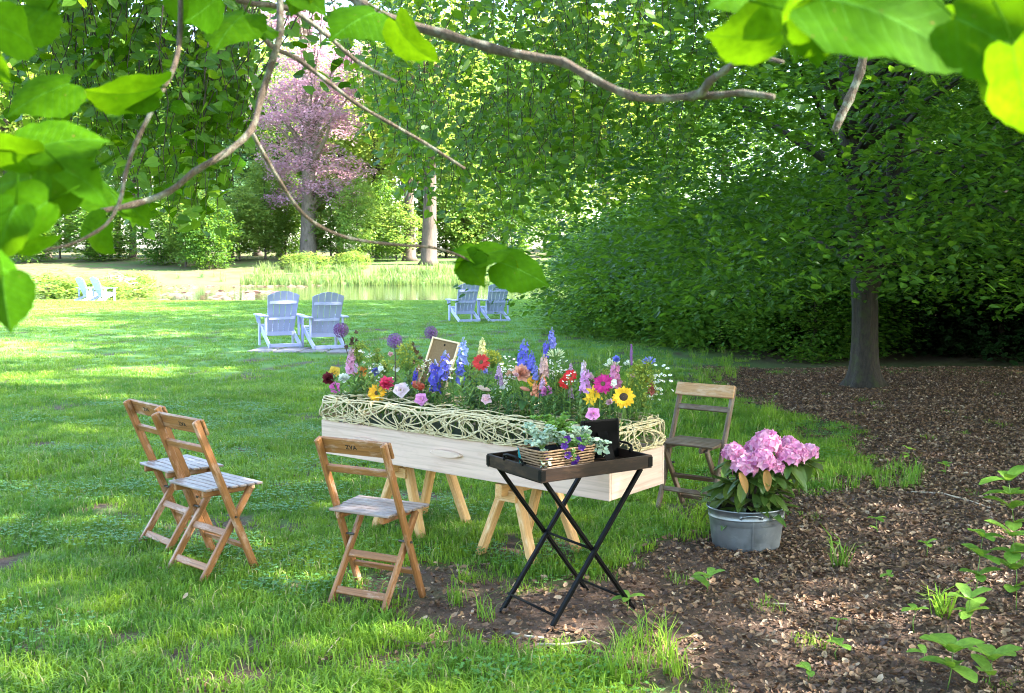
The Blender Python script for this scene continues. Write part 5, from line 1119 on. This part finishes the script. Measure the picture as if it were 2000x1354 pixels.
# ------------------------------------------------------------------ zinc tub and rhododendron
def zincmat():
    m, t, bs, _ = nodes('galvanised_zinc'); tc = N(t, 'ShaderNodeTexCoord').outputs['Object']
    vo = N(t, 'ShaderNodeTexVoronoi'); vo.inputs['Scale'].default_value = 55; t.links.new(tc, vo.inputs['Vector'])
    n1 = noise(t, tc, 9, 5); c_ = mixc(t, ramp(t, n1, .35, .65), (.20, .225, .25), (.33, .36, .39))
    sx = N(t, 'ShaderNodeSeparateColor'); t.links.new(vo.outputs['Color'], sx.inputs[0]); c_ = mixc(t, sx.outputs[0], c_, (.26, .29, .32))
    t.links.new(c_, bs.inputs['Base Color']); bs.inputs['Metallic'].default_value = .85
    t.links.new(ramp(t, n1, -.3, 1.6), bs.inputs['Roughness'])
    return m
MT['zinc'] = zincmat()
TUB = G(1468, 1078) + Vector((0, .15, 0)); TUB.z = gz(TUB.x, TUB.y)
def tub():
    root = empty('zinc_tub', TUB, .25, label='round galvanised zinc tub holding the pink rhododendron', cat='tub'); k = 1.02
    prof = [(.001, .004), (.180, .004), (.186, .0), (.190, .010), (.190, .018), (.196, .06), (.2065, .15), (.2105, .176), (.2150, .180), (.2160, .185), (.2130, .190), (.2190, .225), (.2245, .228), (.2265, .233), (.2245, .238), (.218, .236), (.2105, .17), (.184, .02), (.001, .014)]
    b = MB(); b.lathe(prof, 56, k, .86 * k); b.build('wall', MT['zinc'], root, True)
    b = MB(); b.lathe([(.001, .205), (.2130, .205)], 40, k, .86 * k); b.build('soil', plain('potting_soil', (.04, .028, .02), .95, scale=60, bmp=.5), root)
    for a0 in (-1.85, 1.29):
        p = lambda a, z, o: (math.cos(a) * (.2205 + o) * k, math.sin(a) * (.2205 + o) * .86 * k, z)
        b = MB(); b.tube([p(a0 - .24, .205, .004), p(a0 - .16, .214, .016), p(a0 - .06, .219, .022), p(a0 + .06, .219, .022), p(a0 + .16, .214, .016), p(a0 + .24, .205, .004)], .0055, 7); h = b.build('handle', MT['zinc'], root, True)
        for s in (-1, 1):
            b = MB(); b.tube([p(a0 + s * .25, .204, -.006), p(a0 + s * .25, .204, .005), p(a0 + s * .25, .204, .009)], [.013, .012, .006], 10); b.build('rivet', MT['zinc'], h, True)
    b = MB(); a = -1.80; b.beam((math.cos(a) * .192 * k, math.sin(a) * .192 * .86 * k, .02), (math.cos(a) * .2115 * k, math.sin(a) * .2115 * .86 * k, .178), .010, .004, up=(math.cos(a), math.sin(a), 0)); b.build('seam', MT['zinc'], root)
tub()
def rhododendron():
    root = empty('rhododendron', TUB + Vector((0, 0, .2)), label='rhododendron with pink flower trusses growing in the zinc tub', cat='shrub')
    D = TUB.y / FPX
    lm = leafmat('rhododendron_leaf', (.055, .12, .02), (.12, .17, .03), tr=(.14, .24, .03), tf=.2, use_obj=True, rough=.35, spec=.5); lb = leafmat('browning_rhododendron_leaf', (.30, .14, .03), (.24, .16, .03), tr=(.4, .2, .04), tf=.2, rough=.45)
    def lmesh(curl):
        b = MB(); V = []; F = []; n = 7
        for i in range(n + 1):
            q = i / n; ww = .20 * math.sin(3.14 * min(1, q * .93 + .05)) ** .7; z = curl * q * q
            V += [(-ww, q, z + .25 * ww), (-ww * .5, q, z + .06 * ww), (0, q, z - .02), (ww * .5, q, z + .06 * ww), (ww, q, z + .25 * ww)]
            if i:
                k = i * 5
                for j in range(4): F.append((k - 5 + j, k - 4 + j, k + 1 + j, k + j))
        b.raw(V, F); return b.mesh('leaf', True)
    ms = [lmesh(c) for c in (-.15, -.35, -.05)]
    for me in ms: me.materials.append(lm)
    mb_ = lmesh(-.25); mb_.materials.append(lb)
    ctr = lambda px, py, dy: P(px, py, (TUB.y + dy) / CP * .995) - root.location
    trs = [(1432, 888, -.06, 34), (1455, 912, -.12, 40), (1497, 868, -.02, 44), (1488, 902, -.15, 38), (1540, 895, -.08, 34), (1553, 888, -.02, 38), (1580, 885, .03, 28), (1515, 915, -.10, 26), (1475, 880, .08, 34), (1540, 870, .12, 28)]
    pk = leafmat('rhododendron_petals', (.62, .17, .40), (.84, .46, .64), tr=(.8, .32, .54), tf=.3, rough=.55)
    st = MB()
    for px, py, dy, r_ in trs:
        c = ctr(px, py, dy); rad = r_ * D * .66; b = MB()
        for k in range(20):
            z = 1 - 1.25 * (k + .5) / 20; a = k * 2.39996; s = math.sqrt(max(0, 1 - z * z)); d = Vector((s * math.cos(a), s * math.sin(a), z)); q = MB(); fr_ = rad * .52
            ring(q, 5, fr_, fr_ * .98, .75, -.45, 0, 0, random.random(), .12, .25)
            V = np.concatenate(q.v); V[:, 2] += .10 * fr_ * np.sin(V[:, 0] * 9 / fr_ + k) ; q.v = [V]; q.g = [np.concatenate(q.g)]; q.r = [np.concatenate(q.r)]
            b.merge(q, M4(frame(d), c + d * rad * .72))
        b.build('flower_truss', pk, root, True)
        st.tube([Vector((c.x * .12, c.y * .12, -.02)), Vector((c.x * .6, c.y * .6, c.z * .45)), c], [.009, .007, .005], 6)
        for k in range(9):       # whorl of leaves under each truss
            a = k * .698 + random.gauss(0, .2); o = link('leaf', random.choice(ms), None, root); L = random.uniform(.11, .17)
            o.matrix_local = Matrix.Translation(c + Vector((0, 0, -rad * .55 - random.uniform(0, .03)))) @ Matrix.Rotation(a, 4, 'Z') @ Matrix.Rotation(random.uniform(-.85, .15), 4, 'X') @ Matrix.Scale(L, 4)
    for k in range(85):
        a = random.random() * 6.28; r0 = random.uniform(.03, .17); z = random.uniform(.02, .20); o = link('leaf', random.choice(ms), None, root); L = random.uniform(.12, .18)
        o.matrix_local = Matrix.Translation((math.cos(a) * r0, math.sin(a) * r0 * .8, z)) @ Matrix.Rotation(a - 1.57 + random.gauss(0, .5), 4, 'Z') @ Matrix.Rotation(random.uniform(-.7, .5), 4, 'X') @ Matrix.Scale(L, 4)
    for px, py, rx in ((1445, 945, -.7), (1497, 940, -.75)):
        o = link('leaf', mb_, None, root); o['label'] = 'browning leaf'; o.matrix_local = Matrix.Translation(ctr(px, py - 22, -.19)) @ Matrix.Rotation(3.14 + random.gauss(0, .3), 4, 'Z') @ Matrix.Rotation(rx, 4, 'X') @ Matrix.Scale(.12, 4)
    for k in range(6): a = k; st.tube([(0, 0, -.02), (math.cos(a) * .07, math.sin(a) * .06, .10), (math.cos(a) * .12, math.sin(a) * .1, .22)], [.008, .006, .003], 5)
    st.build('stems', MT['darktwig'], root, True)
rhododendron()

# ------------------------------------------------------------------ white slatted garden chairs
def garden_chair():
    root = empty('garden_chair'); W_ = MT['white']
    # back: five boards that fan out, arched top, tilted
    yb = lambda z: -.14 - (z - .22) * .48
    n = 5
    for i in range(n):
        u0 = (i - 2) * .092; u1 = (i - 2) * .112; zt = .93 + .065 * math.cos((i - 2) * .62) - .02
        V = []; wd0, wd1 = .0405, .0500; zt_l = .88 + .10 * math.cos((i - 2.45) * .55); zt_r = .88 + .10 * math.cos((i - 1.55) * .55)
        for y_ in (0, .02):
            V += [(u0 - wd0, yb(.20) + y_, .20), (u0 + wd0, yb(.20) + y_, .20), (u1 + wd1, yb(zt_r) + y_, zt_r), (u1, yb((zt_l + zt_r) / 2 + .004) + y_, (zt_l + zt_r) / 2 + .006), (u1 - wd1, yb(zt_l) + y_, zt_l)]
        F = [(0, 4, 3, 2, 1), (5, 6, 7, 8, 9)] + [(k, (k + 1) % 5, 5 + (k + 1) % 5, 5 + k) for k in range(5)]
        b = MB(); b.raw(V, F); b.build('back_slat', W_, root)
    for z, wd in ((.78, .235), (.50, .225)): MB().beam((-wd, yb(z) - .014, z), (wd, yb(z) - .014, z), .024, .05).build('back_batten', W_, root)
    MB().beam((-.23, yb(.22) - .012, .225), (.23, yb(.22) - .012, .225), .024, .07).build('back_batten', W_, root)
    for s in (-1, 1):
        MB().beam((s * .265, -.52, .03), (s * .265, .30, .335), .028, .095, ch=.006).build('side_rail', W_, root)
        MB().beam((s * .298, .22, 0), (s * .298, .22, .535), .032, .085, up=(0, 1, 0), ch=.005).build('front_leg', W_, root)
        MB().beam((s * .315, -.40, .548), (s * .315, .32, .548), .125, .024, ch=.006).build('armrest', W_, root)
        MB().beam((s * .318, .22, .40), (s * .350, .22, .535), .028, .030).build('arm_bracket', W_, root)
        MB().beam((s * .285, yb(.52) - .02, .20), (s * .285, yb(.52) - .02, .535), .026, .06, up=(0, 1, 0)).build('arm_post', W_, root)
    MB().beam((-.25, -.505, .045), (.25, -.505, .045), .025, .06).build('rear_stretcher', W_, root)
    for i in range(6):
        q = i / 5; y = -.08 + q * .38; z = .235 + q * .145 - (.02 if i == 5 else 0); MB().beam((-.25, y, z), (.25, y, z), .068, .02).build('seat_slat', W_, root)
    return root
gc0 = garden_chair()
for i, (px, py, rz, sc, lab) in enumerate([(545, 679, .42, 1.0, 'white slatted garden chair, left of the pair on the paving strip'), (630, 681, .42, 1.0, 'white slatted garden chair, right of the pair on the paving strip'), (905, 627, .36, .98, 'white slatted garden chair, left of the pair beside the shrubs'), (963, 626, .36, .98, 'white slatted garden chair, partly hidden by the shrubs'), (176, 580, -.62, .96, 'distant white slatted garden chair at the far left, rear one'), (205, 582, -.62, .96, 'distant white slatted garden chair at the far left, front one')]):
    o = gc0 if i == 0 else copy_tree(gc0); g = G(px, py); o.location = (g.x, g.y, gz(g.x, g.y) + (.03 if i < 2 else 0)); o.rotation_euler = (0, 0, rz); o.scale = (sc,) * 3
    tag(o, lab, 'chair', 'white slatted garden chairs on the lawn')
def paving():
    a, c = G(485, 688), G(690, 690); d = (c - a).normalized(); n = Vector((-d.y, d.x, 0)); root = empty('paving_strip', (a + c) / 2, label='grey stone paving strip under the pair of white garden chairs', cat='paving')
    m_ = plain('grey_paving', (.26, .24, .25), .9, scale=12, bmp=.3); L = (c - a).length; k = int(L / .42)
    for i in range(k):
        for j in range(2):
            p = d * ((i + .5) / k - .5) * L + n * (.05 + j * .42); b = MB(); b.beam(p - d * .20, p + d * .20, .40, .05, ch=.008); o = b.build('slab', m_, root); o.location.z = random.uniform(-.004, .004) + gz(a.x, a.y) + .004
paving()

# ------------------------------------------------------------------ pond edge: reeds, lily pads, brush heap
def pond_things():
    rd = [tuft_mesh('tuft', 26, .28, .6, 1.5, .035, .35, 70 + i) for i in range(3)]
    m = grassmat('reed_blades', (.11, .18, .05), (.20, .27, .09), (.36, .32, .18)); pts = []
    for i in range(len(POND)):
        a, b = POND[i], POND[(i + 1) % len(POND)]; L = np.linalg.norm(b - a)
        for k in range(int(L * 5)):
            q = random.random(); p = a + (b - a) * q; n = np.array([(b - a)[1], -(b - a)[0]]) / L; p = p - n * abs(random.gauss(0, .9)) * random.choice((1, 1, -.4))
            sh = .45 if p[1] < 55 else 1.0
            if p[1] < 52 and p[0] > -17 and random.random() < .72: continue
            if p[1] > 60 and p[0] < -13 and random.random() < .75: continue
            pts.append((*p, sh * random.uniform(.4, .9)))
    for k in range(420): pts.append((random.uniform(-19, 3), random.uniform(74, 81), random.uniform(.5, .9)))
    p = np.array(pts); instancer('reeds', np.stack([p[:, 0], p[:, 1], np.maximum(terrain(p[:, 0], p[:, 1]), -.56)], 1), p[:, 2], rd, m, label='pale green reeds fringing the pond', cat='reeds')
    n = 700; x = rng.uniform(-34, -13, n); y = rng.uniform(50, 74, n); k = (seg_sd(np.stack([x, y], 1), POND) < -1.5) & (vnoise(x, y, .35, 41) > .47); x, y = x[k], y[k]; n = len(x)
    lv = np.array([(math.cos(a), math.sin(a), .1 * math.sin(a * 2)) for a in np.linspace(.2, 6.1, 9)] + [(0, 0, 0)]); lf = np.array([(9, i, i + 1) for i in range(8)]); a = rng.random(n) * 6.28
    Rm = frames_np(np.stack([rng.normal(0, .12, n), rng.normal(-.1, .15, n), np.ones(n)], 1), np.stack([np.cos(a), np.sin(a), 0 * a], 1))
    me = leaf_cloud('lily_pads', lv, lf, np.stack([x, y, np.full(n, -.50) + .03 * rng.random(n)], 1), Rm, .12 + .16 * rng.random(n))
    tag(link('lily_pads', me, leafmat('reddish_lily_pads', (.15, .075, .065), (.17, .15, .075), tf=.15, rough=.4)), 'reddish lily pads floating on the pond', 'lily pads', None, 'stuff')
    root = empty('brush_heap', label='heap of pale cut branches behind the leftmost white chairs', cat='brush heap'); g = ((232 - 1000) / FPX * 60, 60.); root.location = (*g, gz(*g)); b = MB()
    for k in range(120):
        a = random.random() * 6.28; r_ = random.random() * 1.8; c = Vector((math.cos(a) * r_, math.sin(a) * r_, max(.05, (1.5 - r_ * .7)) * random.random())); d = Vector((random.gauss(0, 1), random.gauss(0, 1), random.gauss(0, .45))).normalized() * random.uniform(.5, 1.1); b.tube([c - d, c + Vector((0, 0, .1)), c + d], [.03, .025, .01], 4)
    b.build('branches', plain('dead_branch', (.34, .24, .18), .8), root)
pond_things()

# ------------------------------------------------------------------ seedlings, sticks
def seedling(px, py, hgt, nl, lsz, lab, mat='green', whorl=4):
    g = G(px, py); root = empty('seedling', (g.x, g.y, gz(g.x, g.y)), label=lab, cat='seedling', group='seedlings in the leaf litter')
    tip = Vector((random.gauss(0, .1) * hgt, random.gauss(0, .1) * hgt, hgt)); MB().tube([(0, 0, -.01), tip * .5 + Vector((random.gauss(0, .006), 0, 0)), tip], [.0028, .0022, .0012], 5).build('stem', MT['stem'], root, True)
    for k in range(nl):
        tier = k // whorl; q = 1 - tier * whorl / max(nl, 1) * .8; a = k * 6.28 / whorl + tier * .8 + random.gauss(0, .2); L = lsz * random.uniform(.75, 1.15); V, F = petal(L, L * .62, -.35, .3, .8, 6)
        M = Matrix.Translation(tip * q) @ Matrix.Rotation(a, 4, 'Z') @ Matrix.Rotation(random.uniform(.15, .85), 4, 'X'); b = MB(); b.raw([tuple(M @ Vector(v)) for v in V], F, [(v[0] / L, v[1] / L - .4, 0) for v in V]); b.build('leaf', MT['seedleaf'], root, True)
MT['seedleaf'] = leafmat('seedling_leaf', (.13, .27, .035), (.20, .35, .05), tr=(.32, .52, .05), tf=.35, use_obj=True, veins=True)
for a in [(1905, 1190, .33, 12, .10, 'tall bright green seedling at the right with leaves in tiers'), (1895, 1235, .14, 8, .10, 'low leafy seedling below the tall one at the right'), (1850, 1345, .15, 8, .13, 'broad-leaved seedling in the bottom right corner'), (1930, 1345, .11, 6, .11, 'seedling at the very bottom right edge'), (1985, 1060, .36, 14, .14, 'leafy plant cut by the right edge, upper'), (1985, 1190, .34, 14, .14, 'leafy plant cut by the right edge, lower'), (1785, 1235, .10, 4, .06, 'small upright seedling left of the tall one'), (1635, 1290, .06, 3, .07, 'three-leaved seedling in the sunlit litter patch'), (1805, 1300, .05, 2, .06, 'two-leaved sprout right of the sunlit patch'), (1380, 1160, .08, 5, .085, 'light green seedling between tray table and tub'), (1225, 1200, .06, 4, .07, 'pale seedling at the tray table foot'), (1635, 1240, .06, 3, .045, 'tiny sprout in the middle of the leaf litter'), (1715, 1040, .10, 5, .055, 'thin sprig right of the zinc tub'), (1735, 1140, .05, 3, .05, 'small sprout right of the litter centre'), (1640, 1070, .03, 2, .045, 'pair of yellow-green leaves right of the tub'), (1775, 900, .10, 6, .06, 'seedling in the upper litter strip'), (1115, 1015, .12, 6, .10, 'bright sapling leaves under the coffin end'), (1810, 1085, .07, 4, .06, 'sprout behind the tall seedling'), (1480, 1145, .02, 1, .05, 'single round leaf in the litter left of centre'), (1580, 1330, .05, 3, .06, 'dark sprout at the bottom edge of the litter'), (1845, 930, .09, 5, .06, 'sprout near the right edge of the upper litter'), (1500, 1040, .05, 3, .06, 'low sprout hidden by the tub foot')]: seedling(*a)
def grass_clump(px, py, lab):
    g = G(px, py); me = tuft_mesh('blades', 24, .04, .12, .26, .010, .9, int(px)); me.materials.append(MT['grass']); root = empty('grass_clump', (g.x, g.y, gz(g.x, g.y)), label=lab, cat='grass clump'); link('blades', me, None, root)
grass_clump(1838, 1205, 'clump of long wide grass blades by the tall seedling'); grass_clump(1640, 1120 - 20, 'small grass clump right of the zinc tub')
def stick(pts, r_, lab, mat):
    p3 = [Vector((*G(*q)[:2], 0)) for q in pts]
    for q in p3: q.z = gz(q.x, q.y) + r_ + .006 + random.random() * .008
    root = empty('fallen_stick', p3[0], label=lab, cat='stick', group='sticks on the ground'); MB().tube([q - p3[0] for q in p3], [r_, r_ * .95, r_ * .85, r_ * .6][:len(p3)] if len(p3) <= 4 else r_, 6).build('wood', mat, root, True)
st1 = plain('bleached_stick', (.50, .40, .30), .8); st2 = plain('brown_stick', (.22, .15, .11), .85)
stick([(1050, 1268), (1100, 1272), (1150, 1268), (1170, 1274)], .007, 'bleached bare stick on the soil below the tray table', st1)
stick([(1000, 1243), (1030, 1250), (1062, 1256)], .006, 'short pale stick left of the bleached stick', st1)
stick([(745, 1252), (820, 1258), (895, 1251)], .004, 'thin straight twig on the grass left of the bare soil', st2)
stick([(1780, 968), (1840, 970), (1900, 985), (1945, 1000)], .006, 'long pale bent stick in the litter at the right', st1)
stick([(1620, 1105), (1640, 1130), (1640, 1165)], .004, 'thin curved twig standing out in the litter middle', st2)
stick([(1510, 1187), (1540, 1186)], .004, 'short whitish stick in the litter', st1); stick([(640, 1275), (668, 1245), (690, 1228)], .003, 'straw-coloured twig leaning in the grass', st1); stick([(1340, 1282), (1377, 1283)], .005, 'stubby pale stick at the litter edge', st1)
